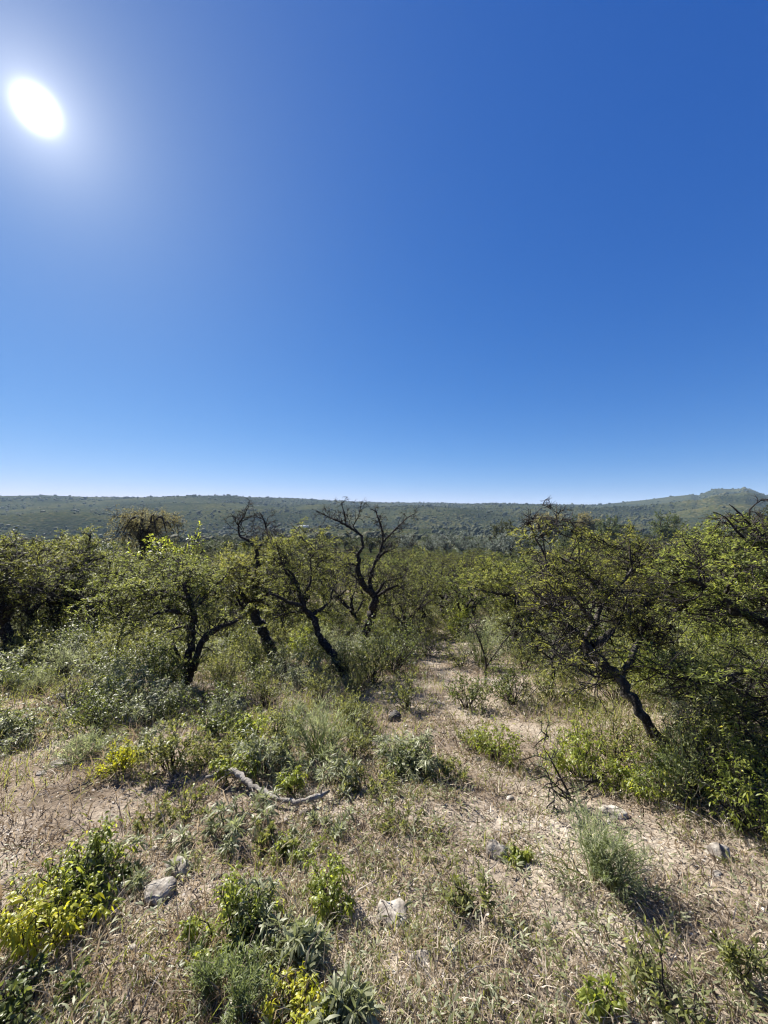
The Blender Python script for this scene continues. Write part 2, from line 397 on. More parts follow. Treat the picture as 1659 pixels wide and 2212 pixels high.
def make_tree(name, label, cat, base, limbs, crowns, seed, group=None, bark=None, leaf=None, n_main=60, n_sec=5, n_twig=5,
              n_leaf=6, leaf_L=.045, leaf_W=.016, sec_len=.42, twig_len=.085, flat=.6, droop=0.0, tubes_fine=True, step=.07, up=.05, gnarl=.22, leaf_frac=.66, main_r=.62, bare=None, side_every=.12, side_len=1.0):
    rng = np.random.default_rng(seed)
    bark = bark or M_bark; leaf = leaf or M_thorn
    root = thing(name, tuple(base), label, cat, group)
    nodes = []; nrad = []; limbs_s = []
    for li, (pts, rad) in enumerate(limbs):
        p, r = smooth_limb(rng, pts, rad, step if li == 0 else step * 1.1, gnarl)
        mb = MB()
        pv = p.copy()
        if li == 0: pv[0, 2] -= .08; r = r.copy(); r[0] *= 1.35
        tubes(mb, pv[None], r[None], 9 if li == 0 else 7, .5, rng, .22)
        mb.build('trunk' if li == 0 else 'branch', bark, root, True, base)
        if li == 0:
            k = int(len(p) * .55)
            if len(limbs) > 1: p = p[k:]; r = r[k:]
            else: p = p[k // 2:]; r = r[k // 2:]
        nodes.append(p); nrad.append(r); limbs_s.append((p, r))
    nodes = np.concatenate(nodes); nrad = np.concatenate(nrad)
    # boughs reaching into the crown from the nearest wood
    wsum = np.array([c[-1] for c in crowns], float); wsum /= wsum.sum()
    ci = rng.choice(len(crowns), n_main, p=wsum)
    tg = np.empty((n_main, 3))
    for k in range(n_main):
        c, rx, _ = crowns[ci[k]]
        d = norm(rng.normal(0, 1, 3)); tg[k] = np.asarray(c) + d * np.asarray(rx) * rng.uniform(.35, 1) ** .6
    dist = np.array([np.min(np.linalg.norm(nodes - t, axis=1)) for t in tg])
    K = 8; mains = []; mrad = []
    for li, (pts, rad) in enumerate(limbs_s):
        Lm = np.linalg.norm(np.diff(pts, axis=0), axis=1).sum(); ne = int(Lm / side_every)
        for _ in range(ne):
            i = int(rng.uniform(.5 if li == 0 else .2, 1) * (len(pts) - 2)); tgt = norm(pts[i + 1] - pts[i]); rd = norm(rng.normal(0, 1, 3))
            w = walk(rng, pts[i][None], (tgt * .5 + rd + np.array([0, 0, .25]))[None], rng.uniform(.22, .75) * side_len * min(1, max(.3, rad[i] / .016)), K, .34, .03)[0]
            w[:, 2] = np.minimum(w[:, 2], pts[:, 2].max() + .05 + .25 * (w[:, 2] - pts[:, 2].max() - .05).clip(0))
            mains.append(w); mrad.append(np.linspace(min(rad[i] * .6, .011), .003, K))
            nodes = np.concatenate([nodes, w[2:]]); nrad = np.concatenate([nrad, np.linspace(min(rad[i] * .6, .011), .003, K)[2:]])
    for t in tg[np.argsort(dist)]:
        dd = np.linalg.norm(nodes - t, axis=1) + np.maximum(0, nodes[:, 2] - t[2]) * .5
        i = int(np.argmin(dd)); a = nodes[i]; L = np.linalg.norm(t - a)
        if L < .08: continue
        u = np.linspace(0, 1, K)[:, None]
        br = np.cumsum(rng.normal(0, 1, (K, 3)), 0); br -= br[0] + u * (br[-1] - br[0])
        p = a + (t - a) * u + br * L * .085 + np.array([0, 0, 1.]) * (np.sin(u * math.pi)) * L * .08
        r0 = min(nrad[i] * .8, .006 + .016 * L * main_r * 2)
        r = np.linspace(r0, .0042, K)
        mains.append(p); mrad.append(r)
        nodes = np.concatenate([nodes, p[2:]]); nrad = np.concatenate([nrad, r[2:]])
    mains = np.array(mains); mrad = np.array(mrad)
    mb = MB(); lf = MB()
    tubes(mb, mains, mrad, 5 if tubes_fine else 4)
    sec = spawn(rng, mains, n_sec, .25, 1.0, sec_len * 1.0, 4, 1.0, .36, up, flat)
    sl = rng.uniform(.4, 1.15, (len(sec), 1, 1))
    if bare is not None: sl = sl * np.where(bare(sec[:, -1]), .38, 1.0)[:, None, None]
    sec[:, :, :] = sec[:, :1] + (sec - sec[:, :1]) * sl
    tubes(mb, sec, np.broadcast_to(np.linspace(.0072, .0030, 4), sec.shape[:2]) * (1 if tubes_fine else 1.6), 3)
    tw = spawn(rng, sec, n_twig, .15, 1.0, twig_len, 2, 1.0, .15, up, flat)
    if leaf_L < .2: tubes(mb, tw, np.broadcast_to(np.linspace(.0026, .0013, 2), tw.shape[:2]) * (1 if tubes_fine else 1.6), 3)
    mb.build('branchwork', M_twig, root, False, base, kind='stuff')
    # leaves along the twigs
    ksec = rng.random(len(sec)) < leaf_frac * .8
    if bare is not None: ksec &= ~bare(sec[:, -1])
    tl = tw[np.repeat(ksec, n_twig)]
    if ksec.any():
        st = np.concatenate([sec[ksec][:, 0:2], sec[ksec][:, 1:3], sec[ksec][:, 2:4]]); tl = np.concatenate([tl, st])
    if len(tl) and n_leaf:
        q = spawn(rng, tl, n_leaf, 0.1, 1.0, .01, 2, .9, .1, 0, flat)
        pos = q[:, 0]; ax = norm(q[:, 1] - q[:, 0]) + np.array([0, 0, -droop]); n = len(pos)
        upv = norm(rng.normal(0, .45, (n, 3)) + np.array([0, 0, 1.]))
        s = rng.uniform(.6, 1.3, n)
        clump = np.repeat(rng.normal(0, .14, len(tl)), n_leaf)
        a = np.clip(.5 + clump + rng.normal(0, .16, n), 0, 1)
        diamonds(lf, pos, ax, upv, leaf_L * s, leaf_W * (.62 if leaf_L < .08 else .8) * s * rng.uniform(.7, 1.3, n), a)
        lf.build('crown', leaf, root, False, base)
    return root

# coordinates read on three enlarged views of the photograph
def c1(x, y): return (x * .3637, 1031.4 + y * .3637)
def c2(x, y): return (493.7 + x * .3637, 1031.4 + y * .3637)
def c3(x, y): return (1055.5 + x * .3637, 1031.4 + y * .3637)
def limb(fn, pts, d0, radii):
    """pts: (x, y, depth offset in metres); radii in photograph pixels"""
    p = []; r = []
    rr = np.interp(np.linspace(0, 1, len(pts)), np.linspace(0, 1, len(radii)), radii)
    for (x, y, dz), q in zip(pts, rr):
        X, Y = fn(x, y); d = d0 + dz; p.append(P(X, Y, d)); r.append(q * .74 / F * d)
    return np.array(p), np.array(r)
def crown(fn, x, y, rx, ry, d, rd, w=1):
    X, Y = fn(x, y); k = .3637 / F * d
    return (P(X, Y, d), np.array([rx * k, rd, ry * k]), w)

TH = 'thorn_tree'
# 1 gnarled tree at the left of the clearing
g = G(399, 1482); d = g[1]
make_tree(TH, 'dark gnarled thorn tree with a thick broken limb pointing right, left of the clearing', 'tree', g, [
    limb(c1, [(1098, 1240, 0), (1088, 1190, 0), (1130, 1050, .03), (1142, 900, .0), (1150, 800, -.05), (1118, 715, -.1), (1092, 640, -.1), (1150, 575, 0)], d, [15, 12, 12, 10, 9, 7, 4, 2]),
    limb(c1, [(1115, 1215, 0), (1170, 1060, -.1), (1220, 940, -.2), (1300, 890, -.3), (1412, 848, -.35)], d, [11, 10, 9, 7, 4]),
    limb(c1, [(1095, 1210, 0), (1068, 1110, .15), (1040, 1020, .2), (1020, 990, .25)], d, [8, 7, 5, 3]),
    limb(c1, [(1145, 815, 0), (1050, 800, -.2), (985, 790, -.35), (905, 815, -.5)], d, [7, 6, 5, 2.5]),
    limb(c1, [(1135, 880, 0), (1060, 890, .2), (970, 932, .3)], d, [4, 3, 1.5]),
    limb(c1, [(1120, 720, -.1), (1010, 690, .1), (900, 690, .3), (780, 720, .5)], d, [6, 5, 3.5, 2]),
    limb(c1, [(1150, 800, 0), (1210, 720, .3), (1280, 640, .5), (1330, 600, .7)], d, [6, 4, 3, 2]),
], [crown(c1, 1000, 590, 330, 110, d + .4, .9, 3), crown(c1, 760, 700, 210, 80, d - .2, .7, 1.6), crown(c1, 1170, 610, 150, 100, d + .3, .9, 1.0),
    crown(c1, 860, 800, 190, 50, d - .4, .6, .7), crown(c1, 1240, 790, 160, 60, d + .2, .6, .5)], 11, 'thorn trees around the clearing', n_main=95, n_sec=4, n_twig=7, n_leaf=8)
# 2 forked straight trunk
g = G(590, 1424); d = g[1]
make_tree(TH, 'thorn tree with thick black trunk forking into two stubs below a tall bare top', 'tree', g, [
    limb(c2, [(272, 1085, 0), (220, 960, 0), (180, 860, 0), (133, 780, 0), (138, 730, 0), (165, 620, 0), (172, 520, 0), (165, 420, 0), (120, 378, 0), (62, 345, .1), (60, 280, .1), (95, 225, .1), (122, 168, .1)], d, [17, 15, 13, 12, 10, 7, 6, 5, 4, 3, 2.5, 2, 1.2]),
    limb(c2, [(135, 745, 0), (108, 730, -.2), (72, 692, -.35), (60, 655, -.4)], d, [9, 8, 6, 3]),
    limb(c2, [(145, 745, 0), (215, 703, -.2), (300, 676, -.4), (360, 600, -.5)], d, [8, 7, 4, 2]),
    limb(c2, [(168, 430, 0), (232, 352, .3), (218, 270, .4), (185, 205, .5)], d, [4, 3, 2.5, 1.2]),
    limb(c2, [(165, 620, 0), (90, 560, .4), (20, 500, .6)], d, [4, 3, 1.6]),
], [crown(c2, 130, 470, 200, 130, d, 1.3, 2), crown(c2, 60, 590, 150, 70, d, 1.0, 1), crown(c2, 230, 360, 110, 110, d + .3, .8, 1), crown(c2, 110, 290, 120, 80, d, .7, .4)], 12,
    'thorn trees around the clearing', n_main=90, n_sec=4, n_twig=7, n_leaf=7, leaf_L=.06, leaf_W=.022, bare=lambda p: p[:, 2] > 1.0)
# 3 leaning trunk in the middle
g = G(742, 1458); d = g[1]
make_tree(TH, 'thorn tree with a slender black trunk leaning left, in front of the bare tree', 'tree', g, [
    limb(c2, [(684, 1172, 0), (668, 1145, 0), (645, 1105, 0), (582, 1010, 0), (532, 930, 0), (500, 825, 0), (442, 760, 0), (418, 660, 0), (370, 565, 0), (330, 530, .1), (290, 420, .2)], d, [17, 14, 12, 10, 9, 9, 7, 6, 4, 3, 1.5]),
    limb(c2, [(445, 765, 0), (345, 742, -.3), (282, 700, -.5), (240, 690, -.6)], d, [6, 5, 4, 2]),
    limb(c2, [(495, 820, 0), (540, 790, .2), (600, 740, .4), (620, 660, .6)], d, [6, 4, 3, 2]),
    limb(c2, [(430, 720, 0), (482, 650, .3), (492, 560, .4), (482, 440, .5)], d, [5, 4, 3, 1.5]),
    limb(c2, [(400, 630, 0), (340, 560, -.3), (300, 460, -.4), (282, 380, -.5)], d, [4, 3.5, 2.5, 1.2]),
    limb(c2, [(470, 790, 0), (380, 800, .4), (300, 820, .6), (250, 770, .8)], d, [4, 3, 2.5, 1.3]),
], [crown(c2, 420, 480, 190, 190, d + .7, .7, 2.2), crown(c2, 300, 610, 130, 110, d, .7, 1), crown(c2, 560, 560, 110, 160, d + .4, .6, 1), crown(c2, 330, 780, 130, 50, d, .6, .5), crown(c2, 480, 350, 150, 70, d + .3, .6, .7)], 13,
    'thorn trees around the clearing', n_main=80, n_sec=4, n_twig=7, n_leaf=7)
# 4 almost leafless tree
g = G(786, 1398); d = g[1]
make_tree('bare_tree', 'nearly leafless black tree with twisted boughs', 'tree', g, [
    limb(c2, [(800, 1015, 0), (830, 870, 0), (862, 765, 0), (868, 705, 0), (802, 640, 0), (770, 580, 0), (768, 460, 0), (800, 412, 0), (790, 350, 0), (700, 282, 0), (640, 256, -.1), (520, 200, -.2)], d, [14, 13, 11, 9.6, 8, 7.2, 5.6, 4.4, 3.6, 3.2, 2.4, 0.96]),
    limb(c2, [(868, 715, 0), (840, 640, .1), (850, 560, .1), (872, 505, .1), (912, 462, .2), (945, 438, .3), (1010, 410, .4)], d, [7.2, 6.4, 5.6, 4.8, 4, 2.8, 1.2]),
    limb(c2, [(868, 510, .1), (915, 390, .1), (910, 300, 0), (872, 200, 0), (838, 185, 0)], d, [4.8, 3.6, 2.8, 1.8, 0.8]),
    limb(c2, [(912, 385, .1), (1000, 300, .3), (1060, 240, .4), (1122, 205, .5)], d, [3.2, 2.4, 1.6, 0.8]),
    limb(c2, [(700, 284, 0), (685, 200, 0), (672, 150, 0), (712, 128, 0)], d, [2.4, 1.8, 1.3, 0.64]),
    limb(c2, [(790, 350, 0), (740, 290, .1), (772, 230, .1), (792, 140, .1)], d, [2, 1.8, 1.3, 0.64]),
    limb(c2, [(880, 705, 0), (950, 660, -.2), (1000, 640, -.3), (1032, 655, -.4)], d, [4.8, 4, 3.2, 1.6]),
    limb(c2, [(870, 700, 0), (940, 612, .3), (1010, 600, .5), (1090, 560, .7)], d, [4.8, 3.2, 2.4, 1.2]),
    limb(c2, [(770, 520, 0), (700, 510, -.3), (640, 540, -.5)], d, [4, 2.8, 1.2]),
    limb(c2, [(770, 450, 0), (690, 440, .3), (600, 450, .5)], d, [2.4, 1.8, 0.8]),
    limb(c2, [(800, 640, 0), (720, 560, .3), (650, 600, .5)], d, [2.4, 1.8, 0.8]),
], [crown(c2, 820, 330, 260, 140, d, .9, 1.3), crown(c2, 980, 600, 130, 90, d, .7, 1.3), crown(c2, 1030, 430, 140, 110, d + .2, .8, 1), crown(c2, 670, 460, 130, 130, d, .8, 1), crown(c2, 700, 650, 110, 90, d, .6, .6)], 14,
    None, n_main=95, n_sec=4, n_twig=4, n_leaf=4, leaf_L=.06, leaf_W=.022, flat=.2, leaf_frac=.30, bare=lambda p: p[:, 2] > .55)
# 5 small umbrella tree right of the path
g = G(1124, 1424); d = g[1]
make_tree(TH, 'small thorn tree with short black trunk and flat umbrella crown beside the path', 'tree', g, [
    limb(c3, [(190, 1085, 0), (180, 960, 0), (172, 900, 0), (180, 800, 0), (150, 700, 0), (110, 660, 0), (50, 645, .1)], d, [14, 13, 11, 9, 6, 4, 2]),
    limb(c3, [(165, 920, 0), (148, 905, -.2), (100, 868, -.4)], d, [7, 5, 2]),
    limb(c3, [(180, 810, 0), (260, 740, .3), (330, 660, .5)], d, [6, 4, 2]),
    limb(c3, [(140, 700, 0), (60, 690, -.4), (0, 685, -.6), (-90, 660, -.8)], d, [5, 4, 3, 1.5]),
    limb(c3, [(178, 880, 0), (260, 940, -.4), (330, 1010, -.6)], d, [4, 3, 1.5]),
], [crown(c3, 90, 610, 260, 60, d, 1.4, 2), crown(c3, 190, 780, 150, 70, d - .3, 1.0, 1.2), crown(c3, -40, 560, 180, 50, d + .5, 1.0, 1), crown(c3, 280, 880, 110, 60, d - .5, .7, .6)], 15,
    'thorn trees around the clearing', n_main=85, n_sec=4, n_twig=7, n_leaf=7, leaf_L=.065, leaf_W=.024)
# 6 large spreading tree on the right
g = G(1441, 1624); d = g[1]
make_tree(TH, 'large thorn tree on the right with thick left-leaning trunk and wide tangled crown', 'tree', g, [
    limb(c3, [(1065, 1630, 0), (930, 1420, .1), (780, 1220, .3), (640, 1060, .5), (560, 960, .6), (480, 890, .5), (390, 810, .4), (355, 755, .3)], d, [16.7, 15, 14.1, 13.2, 12.3, 7.92, 5.28, 2.2]),
    limb(c3, [(565, 960, .6), (630, 870, .7), (580, 800, .6), (500, 720, .5), (430, 620, .4), (405, 600, .4)], d, [10.6, 8.8, 7.04, 5.28, 4.4, 1.76]),
    limb(c3, [(610, 1000, .55), (700, 950, .8), (765, 860, 1.), (840, 800, 1.2), (980, 780, 1.5)], d, [10.6, 9.68, 7.92, 5.28, 2.2]),
    limb(c3, [(635, 880, .7), (660, 780, .9), (710, 690, 1.), (800, 615, 1.1), (852, 545, 1.1), (842, 470, 1.1), (838, 370, 1.1)], d, [7.92, 7.04, 5.28, 4.4, 3.52, 2.64, 1.32]),
    limb(c3, [(660, 740, .9), (620, 620, .8), (540, 545, .7), (430, 482, .6), (350, 440, .5)], d, [5.28, 4.4, 3.96, 3.08, 1.32]),
    limb(c3, [(420, 610, .5), (360, 545, .6), (322, 430, .6), (282, 370, .6), (255, 300, .6), (230, 178, .6)], d, [3.96, 3.52, 3.08, 2.2, 1.41, 0.792]),
    limb(c3, [(285, 372, .6), (350, 300, .6), (402, 282, .6), (405, 148, .6)], d, [2.2, 1.76, 1.41, 0.792]),
    limb(c3, [(402, 284, .6), (470, 280, .8), (500, 200, .9)], d, [1.41, 1.06, 0.704]),
    limb(c3, [(500, 765, .6), (380, 760, .2), (280, 690, 0), (240, 650, -.1)], d, [3.52, 2.82, 2.11, 1.06]),
    limb(c3, [(790, 1200, .3), (850, 1080, .5), (890, 980, .7), (910, 900, .8), (925, 760, .9), (935, 690, 1.)], d, [8.8, 8.8, 7.92, 6.16, 3.52, 1.76]),
    limb(c3, [(890, 985, .7), (960, 1000, .5), (1000, 1080, .3), (1080, 1160, .2)], d, [3.52, 3.08, 2.2, 1.06]),
    limb(c3, [(720, 1170, .3), (620, 1180, 0), (520, 1110, -.2), (420, 1060, -.3), (380, 1020, -.3)], d, [4.4, 3.52, 3.08, 2.2, 1.06]),
], [crown(c3, 640, 520, 430, 170, d + 1.7, .8, 3.4), crown(c3, 400, 680, 230, 180, d + 1.1, .6, 1.6), crown(c3, 900, 480, 270, 190, d + 2.0, .7, 2), crown(c3, 880, 720, 220, 110, d + 1.7, .6, 1.0),
    crown(c3, 430, 1000, 170, 90, d, .6, .6), crown(c3, 1050, 1000, 150, 120, d + .6, .6, .4)], 16,
    'thorn trees around the clearing', bark=M_bark2, bare=lambda p: p[:, 2] > EYE - .028 * p[:, 1], n_main=115, leaf_frac=.5, side_every=.10, n_sec=4, n_twig=7, n_leaf=7, leaf_L=.042, leaf_W=.017, sec_len=.42)
# 7 tree at the right border, its limb reaching into the picture
g = G(1720, 1640); d = g[1]
make_tree(TH, 'thorn tree at the right border with a heavy dark limb reaching up to the left', 'tree', g, [
    limb(c3, [(1830, 1690, 0), (1800, 1250, .2), (1720, 960, .3), (1640, 850, .3), (1500, 800, .4), (1400, 740, .4), (1265, 640, .5), (1180, 610, .5), (1070, 560, .5)], d, [24, 20, 17, 14, 12, 10, 7, 5, 2]),
    limb(c3, [(1720, 960, .3), (1760, 700, .5), (1700, 500, .7), (1600, 330, .9), (1480, 200, 1), (1430, 160, 1)], d, [14, 10, 8, 5, 3, 1.2]),
    limb(c3, [(1500, 805, .4), (1420, 830, .6), (1330, 780, .8), (1250, 790, 1)], d, [7, 5, 3, 1.5]),
    limb(c3, [(1400, 740, .4), (1430, 640, .2), (1500, 560, 0), (1560, 570, -.1)], d, [5, 4, 3, 1.5]),
    limb(c3, [(1265, 640, .5), (1250, 560, .6), (1290, 480, .7), (1370, 400, .8)], d, [4, 3, 2, 1]),
    limb(c3, [(1600, 420, .8), (1480, 330, .8), (1420, 240, .8), (1335, 205, .8)], d, [4, 3, 2, 1]),
    limb(c3, [(1780, 1150, .2), (1650, 1160, -.2), (1450, 1170, -.4), (1200, 1240, -.5), (1040, 1250, -.5)], d, [6, 5, 4, 3, 1.3]),
    limb(c3, [(1790, 1400, .1), (1650, 1330, -.2), (1500, 1290, -.3), (1440, 1200, -.3)], d, [8, 7, 5, 2]),
], [crown(c3, 1480, 520, 300, 190, d + .6, 1.0, 2.2), crown(c3, 1480, 300, 150, 100, d + 1., .6, .7), crown(c3, 1250, 540, 200, 130, d + .7, .7, .9), crown(c3, 1300, 1210, 300, 45, d - .4, .4, 1.2), crown(c3, 1500, 900, 220, 130, d + .4, .7, 1),
    crown(c3, 1450, 1480, 220, 160, d - .2, .5, 1.0)], 17,
    'thorn trees around the clearing', bare=lambda p: p[:, 2] > EYE - .010 * p[:, 1], n_main=95, n_sec=4, n_twig=7, n_leaf=8, leaf_L=.042, leaf_W=.017, sec_len=.36)
# 8 tree on the left border
g = G(14, 1420); d = g[1]
make_tree(TH, 'dark thorn tree at the left border with a dense grey twiggy crown', 'tree', g, [
    limb(c1, [(40, 1060, 0), (45, 960, 0), (20, 860, 0), (30, 760, 0), (10, 640, 0), (40, 540, .1), (100, 470, .2)], d, [14, 13, 12, 11, 8, 5, 2]),
    limb(c1, [(30, 830, 0), (90, 740, -.2), (180, 680, -.4), (300, 640, -.6)], d, [9, 7, 4, 2]),
    limb(c1, [(15, 640, 0), (80, 620, .3), (180, 560, .5), (250, 420, .7)], d, [6, 5, 3, 1.5]),
    limb(c1, [(30, 760, 0), (-60, 650, 0), (-120, 560, 0)], d, [8, 5, 2]),
    limb(c1, [(30, 770, 0), (-30, 640, .4), (40, 420, .8), (20, 350, 1)], d, [6, 4, 3, 1.5]),
    limb(c1, [(60, 630, -.2), (150, 640, -.6), (260, 680, -1)], d, [5, 4, 2]),
], [crown(c1, 120, 560, 250, 110, d, 1.1, 2.2), crown(c1, 170, 620, 200, 70, d - .4, .8, 1), crown(c1, 60, 420, 150, 90, d + .6, .9, 1), crown(c1, -60, 560, 150, 130, d, 1, .8)], 18,
    'thorn trees around the clearing', bark=M_bark, n_main=100, n_sec=6, n_twig=4, n_leaf=5, leaf_L=.055, leaf_W=.02, leaf_frac=.36)
# 9 dark-stemmed tree behind it
g = G(160, 1365); d = g[1]
make_tree(TH, 'thorn tree with a dark upright stem between the left border tree and the domed tree', 'tree', g, [
    limb(c1, [(440, 920, 0), (435, 800, 0), (440, 650, 0), (515, 510, 0), (525, 420, 0), (540, 330, 0)], d, [9, 9, 8, 7, 4, 1.5]),
    limb(c1, [(450, 630, 0), (360, 560, .2), (330, 450, .3), (380, 340, .4)], d, [5, 4, 3, 1.3]),
    limb(c1, [(515, 500, 0), (600, 480, -.3), (680, 490, -.5)], d, [4, 3, 1.5]),
    limb(c1, [(435, 760, 0), (540, 700, -.3), (640, 710, -.5)], d, [5, 4, 1.5]),
], [crown(c1, 470, 430, 210, 100, d, 1.3, 2), crown(c1, 330, 470, 150, 110, d, 1.2, 1), crown(c1, 570, 560, 120, 80, d, .9, .8)], 19,
    'thorn trees around the clearing', n_main=80, n_sec=5, n_twig=4, n_leaf=6, leaf_L=.075, leaf_W=.028)
# 10 domed, drooping grey-brown tree
g = G(320, 1300); d = g[1]
def dome():
    L = [limb(c1, [(868, 740, 0), (860, 560, 0), (855, 440, 0), (850, 340, 0), (845, 250, 0), (850, 200, 0)], d, [13, 12, 9, 6, 4, 2])]
    rg = np.random.default_rng(5)
    for k in range(11):
        a = k * 2 * math.pi / 11; rr = 150 * rg.uniform(.75, 1.15)
        x = 855 + rr * math.cos(a); dz = math.sin(a) * 1.5; y0 = 470 - 14 * (k % 4) * 2
        L.append(limb(c1, [(858, y0, 0), (858 + (x - 858) * .45, y0 - 150, dz * .45), (858 + (x - 858) * .85, 245 + rg.uniform(-30, 30), dz * .85), (x + (x - 858) * .12, 330, dz * 1.1)], d, [4, 3, 2, 1]))
    return L
make_tree('domed_tree', 'tall domed tree with drooping grey-brown crown rising above the scrub on the left', 'tree', g, dome(),
    [crown(c1, 850, 260, 175, 95, d, 1.6, 2.2), crown(c1, 780, 330, 110, 90, d, 1.2, .9), crown(c1, 1000, 280, 100, 85, d, 1.2, .9), crown(c1, 860, 420, 150, 90, d, 1.2, .7)], 20, None,
    bark=M_bark, leaf=M_brown, n_main=130, n_sec=5, n_twig=4, n_leaf=5, leaf_L=.10, leaf_W=.034, sec_len=.75, twig_len=.30, flat=0, droop=.6, up=-.2, tubes_fine=False, side_every=1.5)

# ------------------------------------------------------------------ prototypes for the scrub belt
def proto_tree(seed, h, w, leaf, fine, n_main, label, name=TH, cat='tree', n_limb=5, lean=.15, flatc=.5, group=None, leaf_L=.09, leaf_W=.035, n_sec=4, n_twig=5, n_leaf=4, sec_len=.55, bark=None, roundc=False):
    rg = np.random.default_rng(seed)
    base = np.zeros(3)
    top = np.array([rg.normal(0, lean), rg.normal(0, lean), h * .42])
    mid = top * .5 + rg.normal(0, .07, 3) * h
    limbs = [(np.array([base, mid * .6 + np.array([.05, 0, 0]), mid, top]), np.array([.036, .031, .027, .02]) * h)]
    for k in range(n_limb):
        a = 2 * math.pi * k / n_limb + rg.normal(0, .3); rr = w * .5 * rg.uniform(.5, .85)
        s = mid + (top - mid) * rg.uniform(.2, 1)
        e = np.array([math.cos(a) * rr, math.sin(a) * rr, h * rg.uniform(.68, .92)])
        m1 = s + (e - s) * .4 + np.array([math.cos(a), math.sin(a), .2]) * rr * .12 + rg.normal(0, .06, 3) * h
        m2 = s + (e - s) * .72 + rg.normal(0, .05, 3) * h
        limbs.append((np.array([s, m1, m2, e]), np.array([.018, .014, .010, .004]) * h))
    if roundc:
        cr = [((0, 0, h * .6), np.array([w * .45, w * .45, h * .36]), 2), ((w * .16, 0, h * .42), np.array([w * .38, w * .38, h * .22]), 1)]
    else:
        cr = [((0, 0, h * .80), np.array([w * .5, w * .5, h * .17]), 2), ((rg.normal(0, .12) * w, rg.normal(0, .12) * w, h * .58), np.array([w * .42, w * .42, h * .15]), 1), ((0, 0, h * .34), np.array([w * .40, w * .40, h * .12]), .7)]
    return make_tree(name, label, cat, base, limbs, cr, seed + 100, group, bark=bark or M_bark, leaf=leaf, n_main=n_main, n_sec=n_sec, n_twig=n_twig, n_leaf=n_leaf,
                     leaf_L=leaf_L, leaf_W=leaf_W, sec_len=sec_len, twig_len=.13, tubes_fine=fine, step=.15, flat=flatc, side_every=.9)
used = set()
def put(proto, loc, rz, sc, label, group):
    if proto.name not in used:
        used.add(proto.name)
        proto.location = loc; proto.rotation_euler = (0, 0, rz); proto.scale = (sc, sc, sc) if np.isscalar(sc) else sc
        proto['label'] = label
        if group: proto['group'] = group
        return proto
    return dup(proto, loc, rz, sc, label, group)
def topx(p):
    return F + p[0] / p[1] * F, 1106 - (p[2] - EYE) / p[1] * F

rng = np.random.default_rng(77)
scrub_protos = [proto_tree(200 + i, 3.3, 3.6 + .3 * (i % 3), M_thorn_far, False, 62, 'green thorn tree in the scrub belt', n_limb=5 + i % 2) for i in range(5)]
bare_proto = proto_tree(230, 3.2, 3.2, M_thorn_far, False, 60, 'twiggy grey thorn tree in the scrub belt', n_limb=6, n_leaf=1, n_twig=5)
taken = [(-4.2, 8.8), (-2.7, 9.), (-.3, 5.5), (-.5, 9.), (3.2, 9.0)]
def free(x, y, r):
    for a, b in taken:
        if (a - x) ** 2 + (b - y) ** 2 < r * r: return False
    taken.append((x, y)); return True
# the clearing and its path stay open: seen from above as bands
def open_ground(x, y, w=.45):
    if y < 4.6: return True
    if y < 14: return abs(x - (1.5 + .055 * (y - 6) + .45 * math.sin((y - 6) * .55))) < w + .012 * y
    return False
# scrub trees of the near belt, one by one
near_belt = [(60, 11.5, .95), (200, 12.5, .9), (250, 14.5, 1.0), (395, 12.5, .92), (440, 15, 1.0), (520, 14, .9), (600, 13.5, .9), (655, 15.5, 1.0), (700, 18, 1.0), (745, 14.2, .86), (840, 15.5, .9), (900, 14, .8),
             (950, 20, .95), (1010, 23, 1.0), (1060, 19, .9), (1110, 24, 1.0), (1170, 18, .95), (1230, 21, 1.0), (1270, 14, .95), (1330, 11.5, .9), (1380, 15, 1.0), (1440, 10.5, .95), (1500, 13, 1.05), (1560, 9.5, .95), (1630, 11, 1.0), (1690, 8, .95), (1590, 15, 1.1), (-60, 12, 1), (-40, 9, .9), (130, 16, 1.0), (330, 17, 1.0), (20, 18, 1.1)]
BELT = [(240, 'left of the domed tree'), (500, 'beside the domed tree'), (720, 'behind the forked black trunk'), (930, 'around the bare tree'), (1200, 'behind the path'), (1400, 'behind the spreading tree'), (9999, 'behind the right border tree')]
ORD = ['first', 'second', 'third', 'fourth', 'fifth', 'sixth', 'seventh', 'eighth', 'ninth', 'tenth']
for i, (px, dd, s) in enumerate(near_belt):
    x = (px - F) / F * dd; taken.append((x, dd))
    seg = next(k for k, (b, _) in enumerate(BELT) if px < b)
    same = sorted(q for q in near_belt if (BELT[seg - 1][0] if seg else -1e9) <= q[0] < BELT[seg][0])
    lab = '%s thorn tree from the left in the belt %s' % (ORD[same.index((px, dd, s))], BELT[seg][1])
    put(scrub_protos[i % 5], (x, dd, float(H(x, dd)) - .03), rng.uniform(0, 6.28), s * rng.uniform(.92, 1.05), lab, 'scrub trees just behind the clearing')
for px, dd, s in ((20, 14, 1.), (110, 12.2, 1.0), (1480, 16.5, 1.25), (880, 12.2, .62), (560, 17, 1.)):
    x = (px - F) / F * dd
    put(bare_proto, (x, dd, float(H(x, dd)) - .03), rng.uniform(0, 6.28), s, 'grey twiggy thorn tree with few leaves in the belt behind the clearing', 'twiggy trees behind the clearing')
n = 0
